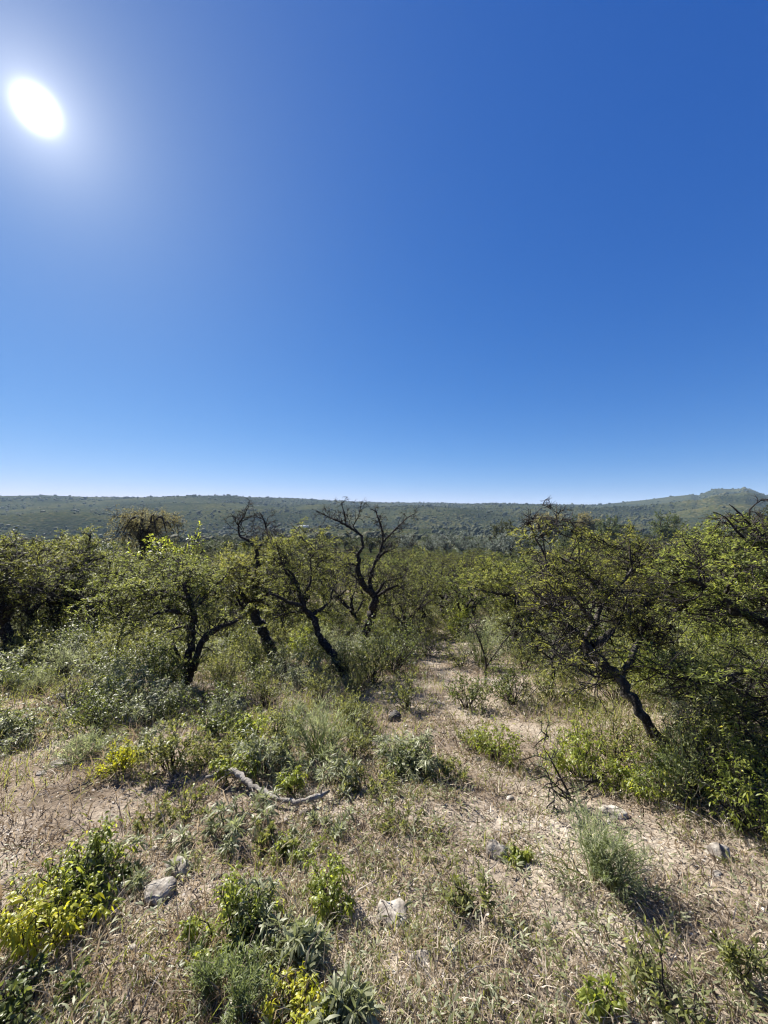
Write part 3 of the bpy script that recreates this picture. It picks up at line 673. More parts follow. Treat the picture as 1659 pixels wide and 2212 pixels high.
while n < 230:
    dd = 12 * math.exp(rng.uniform(0, 2.0)); u = rng.uniform(-1.12, 1.12); x = u * dd
    if open_ground(x, dd, 1.0) or not free(x, dd, 1.5 + dd * .016): continue
    z = float(H(x, dd))
    pr = scrub_protos[rng.integers(5)] if rng.random() > .12 else bare_proto
    side = 'left' if u < -.33 else ('right' if u > .33 else 'middle')
    s = rng.uniform(.5, 1.0) * min(1.0, .55 + .02 * dd)
    lab = {'left': 'low green thorn tree in the scrub falling away behind the domed tree', 'middle': 'low green thorn tree in the scrub beyond the bare tree', 'right': 'low green thorn tree in the scrub beyond the large spreading tree'}[side]
    put(pr, (x, dd, z - .05), rng.uniform(0, 6.28), (s * 1.1, s * 1.1, s), lab, 'scrub trees further down the slope, ' + side)
    n += 1
# silver trees in the hollow
silver = [proto_tree(240 + i, 6.0, 5.5, M_silver, False, 50, 'silver', name='silver_tree', n_limb=6, roundc=True, leaf_L=.22, leaf_W=.09, n_sec=5, n_twig=3, n_leaf=4, sec_len=1.0, flatc=.1, bark=M_bark2) for i in range(2)]
for i, (px, dd, s) in enumerate([(930, 80, .9), (965, 74, 1.05), (1000, 82, 1.1), (1035, 78, .95), (1075, 70, 1.0), (1105, 75, 1.1), (1130, 72, .9), (880, 95, 1.0), (1180, 80, .8), (1465, 58, .9), (1500, 52, .95), (1530, 56, .9), (1420, 66, .8)]):
    x = (px - F) / F * dd; taken.append((x, dd))
    put(silver[i % 2], (x, dd, float(H(x, dd)) - .05), rng.uniform(0, 6.28), s,
        'silver-grey round tree in the hollow beyond the scrub, right of the bare tree' if px < 1300 else 'silver-grey round tree behind the crown of the large spreading tree', 'silver trees in the hollow' if px < 1300 else 'silver trees behind the spreading tree')
# tall single trees of the valley
tall = [proto_tree(250 + i, 9, 8, M_valley if i != 1 else M_brown, False, 60, 'tall', name='valley_tree', n_limb=7, roundc=True, leaf_L=.36, leaf_W=.16, n_sec=5, n_twig=3, n_leaf=4, sec_len=1.4, flatc=.1) for i in range(3)]
for pi, px, ty, dd, hh, lab in [
    (0, 1090, 1118, 120, 13, 'tall rounded green tree standing above the silver trees'),
    (1, 1180, 1098, 165, 14, 'tall brownish round-topped tree right of the tall green tree'),
    (1, 1268, 1098, 170, 15, 'brownish spreading tree below the saddle of the skyline'),
    (2, 1235, 1112, 175, 11, 'dark green tree between the two brownish trees'),
    (2, 1440, 1103, 150, 9, 'dark double-crowned tree at the foot of the spur below the peak'),
    (2, 1655, 1094, 95, 9, 'dark tree at the right border against the peak'),
    (0, 1320, 1110, 150, 9, 'olive green tree right of the brownish spreading tree')]:
    x = (px - F) / F * dd; z = float(H(x, dd)); zt = EYE - (ty - 1106) / F * dd
    s = max(.5, (zt - z) / 9.0)
    taken.append((x, dd))
    put(tall[pi], (x, dd, z - .1), rng.uniform(0, 6.28), (s * .9, s * .9, s), lab, None)
# lime tree beside the dome
lime = proto_tree(260, 2.2, 2.0, M_lime, False, 40, 'small bright lime-green tree at the right foot of the domed tree', name='lime_tree', n_limb=6, roundc=True, leaf_L=.09, leaf_W=.035, n_sec=4, n_twig=4, n_leaf=5)
dd = 15.5; x = (372 - F) / F * dd; zt = EYE - (1138 - 1106) / F * dd; z = float(H(x, dd)); s = (zt - z) / 2.2
lime.location = (x, dd, z); lime.scale = (s * .8, s * .8, s)
# trees of the valley floor that can still be told apart
vt = [proto_tree(270 + i, 5, 6, M_valley, False, 26, 'valley', name='valley_tree', n_limb=5, roundc=True, leaf_L=.42, leaf_W=.22, n_sec=4, n_twig=3, n_leaf=3, sec_len=1.0, flatc=.2) for i in range(4)]
n = 0
while n < 260:
    dd = 92 * math.exp(rng.uniform(0, 1.75)); u = rng.uniform(-1.1, 1.1); x = u * dd
    if not free(x, dd, 4.2 + dd * .01): continue
    s = rng.uniform(.7, 1.2)
    side = 'on the left' if u < -.33 else ('on the right' if u > .33 else 'in the middle')
    put(vt[rng.integers(4)], (x, dd, float(H(x, dd)) - .1), rng.uniform(0, 6.28), (s * 1.1, s * 1.1, s * .95), 'round dark green tree of the valley woodland %s of the view' % side, 'valley woodland trees ' + side)
    n += 1

# hillside woodland, beyond counting
def hill_scrub():
    rg = np.random.default_rng(3)
    N = 29000
    r = 330 * np.exp(rg.uniform(0, math.log(3300 / 330.), N)); az = rg.uniform(-.92, .92, N)
    x = r * np.sin(az); y = r * np.cos(az)
    dens = fbm(x / 260, y / 160, 61, 5) * 1.5 + .5
    k = rg.random(N) < np.clip((dens - .34) * 3.6, .10, 1); x = x[k]; y = y[k]; r = r[k]; N = len(x)
    z = H(x, y)
    t = (1 + 5 ** .5) / 2
    iv = norm(np.array([(-1, t, 0), (1, t, 0), (-1, -t, 0), (1, -t, 0), (0, -1, t), (0, 1, t), (0, -1, -t), (0, 1, -t), (t, 0, -1), (t, 0, 1), (-t, 0, -1), (-t, 0, 1)], float))
    fi = np.array([(0, 11, 5), (0, 5, 1), (0, 1, 7), (0, 7, 10), (0, 10, 11), (1, 5, 9), (5, 11, 4), (11, 10, 2), (10, 7, 6), (7, 1, 8), (3, 9, 4), (3, 4, 2), (3, 2, 6), (3, 6, 8), (3, 8, 9), (4, 9, 5), (2, 4, 11), (6, 2, 10), (8, 6, 7), (9, 8, 1)])
    s = np.clip(rg.lognormal(.6, .42, N), .8, 5.5) * (1 + .45 * sstep(700, 2300, r))
    v = iv[None] * rg.uniform(.62, 1.25, (N, 12, 1)) * np.stack([s * rg.uniform(.9, 1.5, N), s * rg.uniform(.9, 1.5, N), s * rg.uniform(.75, 1.25, N)], -1)[:, None, :]
    v = v + np.stack([x, y, z + s * .45], -1)[:, None, :]
    a = np.repeat(np.clip(.5 + fbm(x / 180, y / 180, 66, 3) * 1.1 + rg.normal(0, .16, N), 0, 1), 12)
    mb = MB(); mb.add(v, [(np.arange(N)[:, None, None] * 12 + fi[None]).reshape(-1, 3)], a)
    o = mb.build('hillside_woodland', M_hill, None, False, kind='stuff')
    o['label'] = 'dark scrub woodland covering the far hillsides'; o['category'] = 'woodland'
M_hill = foliage('hill_scrub', [(0, (.014, .021, .009)), (.5, (.034, .041, .016)), (1, (.085, .080, .034))], .2, .8, .15)
hill_scrub()

# small house with a white roof far down in the valley
def house():
    g = G(655, 1141); x, dd, z = g; w = 22 / F * dd; dp = w * .6; h = 3.0 * max(1, dd / 600)
    z0 = z
    root = thing('farm_house', (x, dd, min(z, z0)), 'tiny farm house with a white roof far away in the valley', 'house')
    def box(n, m, c, s):
        mb = MB(); c = np.array(c); s = np.array(s) / 2
        v = np.array([[i, j, k] for i in (-1, 1) for j in (-1, 1) for k in (-1, 1)]) * s + c
        mb.add(v, [np.array([(0, 1, 3, 2), (4, 6, 7, 5), (0, 4, 5, 1), (2, 3, 7, 6), (0, 2, 6, 4), (1, 5, 7, 3)])]); return mb.build(n, m, root)
    b = z0 - min(z, z0)
    box('wall', M_wall, (0, 0, (b + h) / 2), (w - 1, dp - 1, b + h))
    box('door', M_dark, (-1, -dp / 2 + .48, b + 1.0), (1.2, .1, 2.2))
    for q in (-4.5, 2.5): box('window', M_dark, (q, -dp / 2 + .48, b + 1.7), (1.6, .1, 1.2))
    mb = MB(); e = b + h + .05
    v = np.array([(-w / 2, -dp / 2, e), (w / 2, -dp / 2, e), (w / 2, dp / 2, e + .9), (-w / 2, dp / 2, e + .9), (-w / 2, -dp / 2, e + .2), (w / 2, -dp / 2, e + .2), (w / 2, dp / 2, e + 1.1), (-w / 2, dp / 2, e + 1.1)])
    mb.add(v, [np.array([(0, 3, 2, 1), (4, 5, 6, 7), (0, 1, 5, 4), (1, 2, 6, 5), (2, 3, 7, 6), (3, 0, 4, 7)])]); mb.build('roof', M_white, root)
house()

# ------------------------------------------------------------------ shrubs and herbs
KINDS = {
    # name, material, stems, sub, leaves per twig, L, W, blade, upright, tip rosette, label words
    'lime':    dict(mat=M_lime, stems=18, sub=7, nl=9, L=.048, W=.0135, six=True, upr=.5, droop=.5),
    'glossy':  dict(mat=M_glossy, stems=20, sub=8, nl=7, L=.034, W=.014, six=True, upr=.35, droop=.25),
    'sage':    dict(mat=M_sage, stems=16, sub=5, nl=11, L=.070, W=.011, six=True, upr=.6, droop=.25),
    'feather': dict(mat=M_fine, stems=30, sub=5, nl=9, L=.035, W=.0045, six=False, upr=1.6, droop=.0),
    'silverf': dict(mat=M_wisp, stems=34, sub=5, nl=8, L=.055, W=.0042, six=False, upr=1.3, droop=.0),
    'yellow':  dict(mat=M_yel, stems=26, sub=6, nl=8, L=.030, W=.009, six=False, upr=1.2, droop=.0),
    'ylime':   dict(mat=M_yel, stems=18, sub=7, nl=8, L=.050, W=.015, six=True, upr=.6, droop=.5),
    'dull':    dict(mat=M_ggrass, stems=18, sub=6, nl=8, L=.038, W=.012, six=False, upr=.6, droop=.0),
    'twiggy':  dict(mat=M_ggrass, stems=16, sub=6, nl=1, L=.03, W=.01, six=False, upr=.4, droop=.0),
}
def make_shrub(kind, h, w, seed, label, name='shrub', cat='shrub', loc=(0, 0, 0), group=None, dens=1.0, lscale=1.0, stem_mat=None):
    k = KINDS[kind]; rg = np.random.default_rng(seed)
    root = thing(name, tuple(loc), label, cat, group)
    ns = max(5, int(k['stems'] * dens * (.8 if loc[1] < 3.5 and loc[1] > 0 else 1)))
    a = rg.uniform(0, 6.283, ns); rr = np.sqrt(rg.random(ns)) * w * .5
    lob = 1 + .28 * np.sin(a * 2 + rg.uniform(0, 6.28)) + .2 * np.sin(a * 3 + rg.uniform(0, 6.28)); rr = rr * lob
    hh = h * np.clip(1 - .55 * (rr / (w * .5)) ** 2, .3, 1) * rg.uniform(.55, 1.1, ns) * np.where(rg.random(ns) < .12, 1.25, 1)
    end = np.stack([np.cos(a) * rr, np.sin(a) * rr, hh], -1)
    st = np.stack([np.cos(a) * rr * .12, np.sin(a) * rr * .12, np.full(ns, -.03)], -1)
    K = 7; u = np.linspace(0, 1, K)[None, :, None]
    pts = st[:, None] + (end - st)[:, None] * u
    pw = 1.0 + .45 * k['upr']
    pts[:, :, 2] = st[:, None, 2] + (end - st)[:, None, 2] * u[..., 0] ** (1 / pw)
    pts[:, 1:-1] += rg.normal(0, .03 * h, (ns, K - 2, 3))
    mb = MB()
    r0 = .0035 + .006 * h
    tubes(mb, pts, np.broadcast_to(np.linspace(r0, .0016, K), (ns, K)), 4)
    sub = spawn(rg, pts, k['sub'], .25, 1.0, h * .33, 3, .8, .22, .08 * k['upr'])
    sub = sub[:, :1] + (sub - sub[:, :1]) * rg.uniform(.45, 1.1, (len(sub), 1, 1))
    sub[:, :, 2] = np.maximum(sub[:, :, 2], .015)
    tubes(mb, sub[::2], np.broadcast_to(np.linspace(.0024, .0012, 3), sub[::2].shape[:2]), 3)
    mb.build('stem', stem_mat or M_twig, root, False, kind='stuff')
    nd = max(2, ns // 6); ad = rg.uniform(0, 6.283, nd)
    dw = walk(rg, np.stack([np.cos(ad) * w * .12, np.sin(ad) * w * .12, np.zeros(nd)], -1), np.stack([np.cos(ad) * .8, np.sin(ad) * .8, np.full(nd, 1.)], -1), h * rg.uniform(.6, 1.1, nd), 6, .2, .0)
    md = MB(); tubes(md, dw, np.broadcast_to(np.linspace(.0026, .001, 6), (nd, 6)), 3); md.build('dead_stem', M_dead, root, False, kind='stuff')
    lf = MB(); src = np.concatenate([sub, spawn(rg, pts, 2, .5, .95, h * .15, 3, .4, .2, .1)])
    q = spawn(rg, src, k['nl'], .1, 1.0, .01, 2, .95, .1, .0)
    pos = q[:, 0]; ax = q[:, 1] - q[:, 0]; n = len(pos)
    upv = norm(rg.normal(0, .5, (n, 3)) + np.array([0, 0, 1.]))
    s = rg.uniform(.55, 1.25, n) * lscale
    av = np.clip(.5 + np.repeat(rg.normal(0, .13, len(src)), k['nl']) + rg.normal(0, .15, n), 0, 1)
    if k['six']: blades6(lf, pos, ax, upv, k['L'] * s, k['W'] * s, av, k['droop'])
    else: diamonds(lf, pos, norm(ax) + np.array([0, 0, .25 * k['upr']]), upv, k['L'] * s, k['W'] * s, av)
    lf.build('foliage', k['mat'], root)
    return root
# (kind, foot x, foot y in the photograph, height px, width px, label, leaf scale, density)
SHRUBS = [
    ('yellow', 262, 1668, 78, 95, 'small round yellow-green shrub left of the clearing near the flat rock', 1, 1),
    ('lime', 235, 1535, 110, 120, 'lime green leafy shrub beside the pale rock on the left', 1.1, 1.2),
    ('sage', 325, 1560, 130, 130, 'grey-green shrub with glinting leaves left of the gnarled tree foot', .8, 1.6),
    ('glossy', 470, 1555, 105, 130, 'dark glossy shrub at the right foot of the gnarled tree', 1, 1.4),
    ('lime', 495, 1690, 75, 120, 'low lime green shrub in front of the gnarled tree shade', .9, 1),
    ('sage', 560, 1670, 110, 110, 'grey sage shrub with long narrow leaves left of the feathery mound', 1, 1.2),
    ('silverf', 690, 1640, 150, 190, 'broad feathery silver-green mound in the middle of the clearing', 1.2, 1.5),
    ('dull', 600, 1640, 120, 120, 'olive shrub merging into the left side of the feathery mound', 1.1, 1.2),
    ('sage', 885, 1665, 110, 140, 'rounded shrub with pale lance leaves and black shade, middle of the clearing', .95, 1.5),
    ('glossy', 880, 1668, 70, 110, 'dark low shrub under the pale lance-leaved shrub', 1, 1),
    ('dull', 370, 1660, 120, 130, 'dull olive shrub right of the small yellow-green shrub', 1.2, 1.2),
    ('lime', 632, 1715, 70, 70, 'small lime green tuft of leaves above the fallen branch', .8, .8),
    ('sage', 720, 1700, 75, 110, 'thin grey shrub with long pale leaves above the fallen branch end', 1, .8),
    ('sage', 480, 1815, 90, 190, 'low silvery star-leaved plant below the fallen branch', 1.1, .9),
    ('ylime', 60, 2060, 200, 200, 'large bright yellow-lime leafy shrub at the lower left border', .8, 1.1),
    ('lime', 165, 1950, 210, 150, 'tall leafy green shrub with yellow top leaves at lower left', .85, 1.0),
    ('sage', 235, 1900, 130, 150, 'silver sage plant with long pale leaves right of the tall leafy shrub', .9, 1.2),
    ('glossy', 190, 1960, 90, 120, 'dark leafy undergrowth below the silver sage plant at lower left', 1.1, 1.0),
    ('lime', 500, 2040, 160, 160, 'dark green leafy mound left of the pale boulder', .75, 1.4),
    ('sage', 575, 2010, 150, 120, 'pale lance-leaved plant on the right of the dark green mound', .7, 1.1),
    ('glossy', 560, 2060, 90, 150, 'dark shaded leaves at the foot of the dark green mound', .9, 1.0),
    ('lime', 710, 1960, 130, 110, 'leafy green shrub with arching shoots above the pale boulder', .7, 1.2),
    ('sage', 650, 2095, 110, 90, 'rosette of long narrow pale leaves left of the pale boulder', 1.0, .8),
    ('feather', 440, 2165, 140, 70, 'thin upright feathery green herb left of the taller feathery herb', .8, .7),
    ('feather', 520, 2195, 190, 110, 'tall upright feathery green herb in the lower middle', .8, 1.0),
    ('ylime', 625, 2235, 130, 160, 'bright yellow leafy plant at the bottom edge', .55, 1.0),
    ('sage', 745, 2240, 120, 130, 'pale green broad lance-leaved plant at the bottom edge', .9, .9),
    ('silverf', 1290, 1905, 200, 200, 'large feathery grey-green bush on the right of the clearing', .9, 1.5),
    ('feather', 1330, 1925, 170, 120, 'upright grass-like green herb inside the right half of the feathery bush', .9, .8),
    ('lime', 1255, 1680, 150, 140, 'lime green leafy shrub below the large spreading tree', .95, 1.4),
    ('lime', 1420, 1720, 150, 120, 'yellowish green leafy shrub at the trunk foot of the large spreading tree', .9, 1.2),
    ('dull', 1330, 1640, 130, 140, 'olive leafy shrub between the lime shrub and the leaning trunk', 1, 1.3),
    ('lime', 1075, 1640, 95, 100, 'low leafy shrub by the shadow line on the bare path', .9, .8),
    ('dull', 1030, 1620, 60, 70, 'small olive tuft left of the low leafy shrub on the path', 1, .7),
    ('glossy', 1010, 1530, 90, 100, 'dark shrub on the near side of the path bend', 1.1, 1.2),
    ('glossy', 1110, 1520, 120, 120, 'shrub with glinting leaves at the foot of the umbrella tree', 1.1, 1.4),
    ('dull', 1185, 1515, 110, 100, 'olive shrub right of the umbrella tree foot', 1.2, 1.2),
    ('dull', 1000, 1440, 90, 110, 'dry olive shrub beside the bend of the path', 1.3, 1.2),
    ('silverf', 1040, 1440, 120, 110, 'wispy grey-green shrub behind the path bend', 1.5, 1.1),
    ('glossy', 850, 1450, 140, 170, 'black shaded thicket at the right foot of the bare tree', 1.4, 2.4),
    ('glossy', 745, 1450, 90, 110, 'dark shrub left of the bare tree foot', 1.3, 1.3),
    ('dull', 880, 1390, 130, 130, 'grey-green bush behind the right side of the bare tree trunk', 1.5, 1.4),
    ('lime', 600, 1375, 80, 110, 'bright lime undergrowth behind the forked black trunk', 1.5, 1.2),
    ('lime', 690, 1385, 80, 110, 'bright green undergrowth between the leaning trunk and the bare tree', 1.5, 1.2),
    ('sage', 640, 1470, 100, 130, 'grey-green shrub between the forked trunk and the leaning trunk', 1, 1.4),
    ('glossy', 560, 1490, 80, 100, 'low dark shrub in front of the forked black trunk', 1.1, 1.2),
    ('dull', 760, 1580, 90, 110, 'shaded olive shrub at the foot of the leaning trunk', 1.1, 1.2),
    ('dull', 880, 1530, 90, 100, 'dry grassy shrub right of the leaning trunk foot', 1.1, 1.0),
    ('sage', 80, 1600, 90, 160, 'grey shrub with scattered glinting leaves at the left border above the bare soil', 1, 1.2),
    ('glossy', 10, 1600, 80, 80, 'dark shrub cut by the left border', 1.1, 1.2),
    ('lime', 60, 1480, 60, 120, 'yellow-green low shrub near the left border', 1.2, 1.0),
    ('sage', 150, 1450, 100, 150, 'pale grey-green shrub under the left border tree', 1.2, 1.5),
    ('dull', 240, 1440, 130, 170, 'grey-green bush behind the lime shrub on the left', 1.4, 1.6),
    ('twiggy', 330, 1440, 120, 150, 'grey leafless tangle of twigs left of the gnarled tree', 1, 1.4),
    ('sage', 270, 1380, 110, 150, 'silvery bush in the shade behind the gnarled tree', 1.6, 1.6),
    ('dull', 90, 1400, 110, 150, 'dark olive bush beside the left border tree trunk', 1.5, 1.6),
    ('dull', 500, 1470, 90, 110, 'sunny olive shrub between the gnarled tree and the forked trunk', 1.2, 1.2),
    ('dull', 920, 1310, 70, 90, 'green bush at the far end of the path', 2.2, 1.3),
    ('glossy', 925, 1315, 75, 80, 'dark bush behind the far end of the path', 2.2, 1.3),
    ('lime', 1010, 1330, 45, 55, 'small lime bush on the far side of the path', 2.2, 1.1),
    ('dull', 1500, 1720, 260, 190, 'tall tangled green shrub under the right border tree', .8, 2.2),
    ('lime', 1600, 1790, 240, 160, 'dense leafy shrub at the right border', .75, 1.8),
    ('twiggy', 1530, 1640, 190, 150, 'pale dead twiggy bush under the right border tree', 1, 1.2),
    ('feather', 1470, 1740, 190, 110, 'feathery upright shrub right of the leaning trunk foot', 1, 1.2),
    ('dull', 1600, 1560, 200, 180, 'shaded olive bush behind the right border tree', 1.2, 2.0),
    ('dull', 1480, 1500, 180, 190, 'shaded green bush behind the forked limb of the large spreading tree', 1.3, 2.0),
    ('lime', 1400, 1500, 130, 140, 'green leafy bush in the gap left of the pale forked limb', 1.2, 1.6),
    ('dull', 1330, 1520, 110, 120, 'olive bush under the left half of the large spreading crown', 1.2, 1.4),
    ('lime', 1550, 1480, 190, 170, 'leafy bush in the shade under the heavy dark limb', 1.2, 1.9),
    ('dull', 1650, 1500, 210, 180, 'olive thicket at the right border under the heavy dark limb', 1.2, 1.9),
    ('lime', 1560, 1700, 200, 170, 'green leafy thicket behind the dense leafy shrub at the right border', .9, 1.9),
    ('dull', 1640, 1680, 220, 150, 'tall olive thicket cut by the right border', .9, 1.8),
    ('sage', 1500, 1600, 150, 150, 'grey-green tangle behind the pale dead twiggy bush', .9, 1.5),
    ('dull', 450, 1650, 70, 130, 'low olive shrub between the dull shrub and the lime shrub in the shade', 1, 1.2),
    ('sage', 300, 1620, 65, 120, 'low grey herb patch below the lime shrub on the left', .9, 1.1),
    ('lime', 545, 1610, 80, 110, 'green leafy clump behind the grey sage shrub', .9, 1.1),
    ('silverf', 180, 1640, 60, 130, 'low wispy patch above the flat pale rock', 1, 1),
    ('dull', 800, 1700, 60, 140, 'low olive herb patch left of the pale lance-leaved shrub', 1, 1.1),
    ('sage', 700, 1800, 34, 150, 'sparse silvery herb patch below the end of the fallen branch', .8, .9),
    ('dull', 590, 1835, 40, 150, 'low olive herb patch below the middle of the fallen branch', .9, 1),
    ('dull', 410, 1760, 45, 130, 'low olive herb patch left of the fallen branch', .9, 1),
    ('dull', 880, 1790, 40, 130, 'thin olive herb patch on the pale soil in the middle', .8, .7),
    ('dull', 980, 1690, 45, 100, 'low olive herb patch on the path right of the lance-leaved shrub', .9, .9),
    ('lime', 640, 1850, 45, 110, 'low green herb patch above the arching leafy shrub', .7, .8),
    ('dull', 330, 1800, 40, 140, 'thin herb patch in the bare soil right of the silver sage plant', .8, .8),
    ('dull', 760, 1640, 80, 120, 'olive shrub right of the feathery mound', 1, 1.2),
    ('glossy', 480, 1600, 80, 140, 'dark shrub in the shade in front of the gnarled tree', 1, 1.4),
    ('dull', 1440, 2180, 190, 150, 'sparse olive herb with long thin stems at the lower right', .9, .6),
    ('dull', 1600, 2110, 170, 140, 'sparse leafy herb at the lower right border', .9, .6),
    ('dull', 1040, 1985, 120, 120, 'thin olive herb with small leaves right of the pale boulder', .9, .5),
    ('lime', 1300, 2200, 120, 70, 'single leafy stem with drooping leaves at the bottom right', .8, .35),
    ('lime', 1110, 1850, 50, 60, 'small pale green herb beside the lichen rock', .7, .6),
    ('glossy', 60, 2190, 130, 150, 'dark green leaves at the lower left corner', .9, .9),
]
FEET = []
for i, (kind, fx, fy, hp, wp, lab, ls, de) in enumerate(SHRUBS):
    g = G(fx, fy); dd = g[1]; sl = math.hypot(dd, 0)
    tz = (fy - 1106) / F
    hm = hp / F * dd / (1 + .42 * tz); wm = wp / F * dd * 1.22
    if dd < 9: FEET.append((g[0], g[1], wm))
    make_shrub(kind, hm, wm, 900 + i, lab, 'herb' if hm < .3 else 'shrub', 'herb' if hm < .3 else 'shrub', g, None, de, ls, M_dead if kind == 'twiggy' else (M_wisp if kind in ('silverf', 'feather') else None))

# shrubs between the trees, by copying
fill = [make_shrub(k, 1.0, 1.3, 1500 + i, 'undergrowth', 'undergrowth_shrub', 'shrub', dens=1.7, lscale=1.5) for i, k in enumerate(['dull', 'glossy', 'sage', 'lime', 'dull', 'silverf', 'twiggy'])]
wts = np.array([.28, .2, .14, .08, .17, .08, .05]); names = ['olive', 'dark green', 'grey-green', 'lime green', 'dull green', 'silvery', 'dry twiggy']
fused = set(); n = 0; placed = []
while n < 330:
    dd = 4.6 * math.exp(rng.uniform(0, 1.55)); u = rng.uniform(-1.1, 1.1); x = u * dd
    if dd < 20 and open_ground(x, dd): continue
    if dd < 7.0 and -.3 < x < 3.6: continue
    if dd < 9.3 and -.2 < x < 2.0: continue
    if any((x - a) ** 2 + (dd - b) ** 2 < .45 for a, b in placed): continue
    placed.append((x, dd))
    k = rng.choice(7, p=wts); s = rng.uniform(.6, 1.25) * min(1.15, .28 + .07 * dd)
    side = 'left' if u < -.33 else ('right' if u > .33 else 'middle')
    lab = '%s shrub of the undergrowth between the trees, %s part of the view' % (names[k], side)
    grp = 'undergrowth shrubs between the trees, %s %s' % (names[k], side)
    put(fill[k], (x, dd, float(H(x, dd)) - .03), rng.uniform(0, 6.28), s, lab, grp); n += 1

# young thorn sapling with dark stems on the right of the path
def sapling(fx, fy, stems, seed, lab, leafy=True):
    g = G(fx, fy); d = g[1]; rg = np.random.default_rng(seed)
    ident = lambda x, y: (x, y)
    L = [limb(ident, s, d, r) for s, r in stems]
    tops = [np.asarray(l[0][-1]) for l in L]
    cr = [(t + np.array([0, 0, -.05]), np.array([.22, .22, .2]), 1) for t in tops]
    return make_tree('thorn_sapling', lab, 'sapling', g, L, cr, seed, None, n_main=16, n_sec=3, n_twig=3, n_leaf=4 if leafy else 0, leaf_L=.03, leaf_W=.008, sec_len=.16, twig_len=.1, step=.05, leaf=M_fine, main_r=.3, side_every=.12, side_len=.3)
sapling(1236, 1728, [([(1236, 1728, 0), (1215, 1690, 0), (1190, 1640, 0), (1172, 1612, 0)], [4, 3, 2, 1]), ([(1232, 1720, 0), (1205, 1700, -.05), (1185, 1680, -.1)], [3, 2, 1]), ([(1236, 1715, 0), (1270, 1695, .1), (1310, 1670, .2)], [3, 2, 1])], 61, 'thorn sapling with thin dark stems above the feathery grey-green bush')
sapling(1048, 1480, [([(1048, 1480, 0), (1050, 1430, 0), (1035, 1380, 0), (1020, 1350, 0)], [3, 2.5, 2, 1]), ([(1050, 1440, 0), (1085, 1390, .1), (1110, 1360, .1)], [2, 1.6, 1])], 62, 'thin grey sapling with spread stems beside the path')
sapling(1185, 1505, [([(1185, 1505, 0), (1195, 1455, 0), (1192, 1425, 0), (1210, 1390, .1)], [6, 5, 4, 2]), ([(1192, 1425, 0), (1160, 1400, -.1), (1150, 1370, -.1)], [3, 2, 1])], 63, 'dark twisted sapling between the umbrella tree and the large spreading tree')

# ------------------------------------------------------------------ rocks
def rock(fx, fy, wp, hp, seed, label, mat=None, deep=.8, rz=0.):
    g = G(fx, fy); dd = g[1]; rg = np.random.default_rng(seed)
    w = wp / F * dd; h = hp / F * dd
    nu, nv = 22, 14
    th = np.linspace(0, 2 * math.pi, nu, endpoint=False); ph = np.linspace(-.5 * math.pi, .5 * math.pi, nv)
    T, Pp = np.meshgrid(th, ph); v = np.stack([np.cos(T) * np.cos(Pp), np.sin(T) * np.cos(Pp), np.sin(Pp)], -1).reshape(-1, 3)
    r = np.full(len(v), 1.15)
    for _ in range(26):                                   # broken faces
        nrm = norm(rg.normal(0, 1, 3)); k = rg.uniform(.5, .95); dp = v @ nrm
        r = np.where(dp > 1e-3, np.minimum(r, k / np.maximum(dp, 1e-3)), r)
    v = v * r[:, None]
    nz = fbm(v[:, 0] * 3 + seed, v[:, 1] * 3 + v[:, 2] * 4, seed, 4)
    v = v * (1 + .5 * nz)[:, None]
    v = v * np.array([w * .5, w * .5 * deep, h * .5])
    c, s = math.cos(rz), math.sin(rz); v[:, :2] = v[:, :2] @ np.array([[c, s], [-s, c]])
    v[:, 2] += h * .06
    idx = np.arange(nu * nv).reshape(nv, nu); nx = np.roll(idx, -1, 1)
    q = np.stack([idx[:-1], nx[:-1], nx[1:], idx[1:]], -1).reshape(-1, 4)
    mb = MB(); mb.add(v, [q])
    o = mb.build('rock', mat or M_rock, None, False); o.location = g
    o['label'] = label; o['category'] = 'rock'
    return o
rock(137, 1508, 42, 30, 1, 'pale angular rock beside the lime shrub on the left')
rock(135, 1650, 58, 20, 2, 'flat pale rock lying in the bare soil on the left')
rock(374, 1700, 36, 26, 3, 'small dark speckled stone below the yellow-green shrub', M_rockd)
rock(845, 1990, 100, 52, 4, 'large pale lichen-covered boulder in the lower middle', None, .7)
rock(1072, 1850, 72, 46, 5, 'whitish rock with dark side on the right of the bare soil patch')
rock(1553, 1850, 58, 56, 6, 'grey and white upright rock at the edge of the right shade')
rock(850, 1556, 40, 34, 7, 'dark bluish stone in the shade of the leaning tree', M_rockd)
rock(350, 1932, 78, 60, 8, 'rough pinkish grey rock outcrop at the left of the dark green mound', None, 1.0, .6)
rock(392, 1880, 70, 40, 9, 'low crumbling upper end of the grey rock outcrop', None, .9, .4)
rock(613, 1780, 22, 16, 10, 'small white stone below the fallen branch')
rock(1545, 1888, 34, 16, 11, 'small flat white stone below the upright rock')
rock(1470, 1888, 18, 12, 12, 'tiny pale stone left of the small flat white stone')
rock(1218, 1722, 14, 18, 13, 'tiny white stone at the sapling foot')
rock(915, 2075, 50, 20, 14, 'low half-buried stone below the large pale boulder')
rock(1330, 1760, 80, 26, 15, 'bleached flat stone behind the feathery grey-green bush')
rock(90, 1672, 30, 12, 16, 'thin slab of stone in the bare soil near the left border')
rock(830, 1700, 26, 18, 17, 'small dark-sided stone above the bare soil patch', M_rockd)

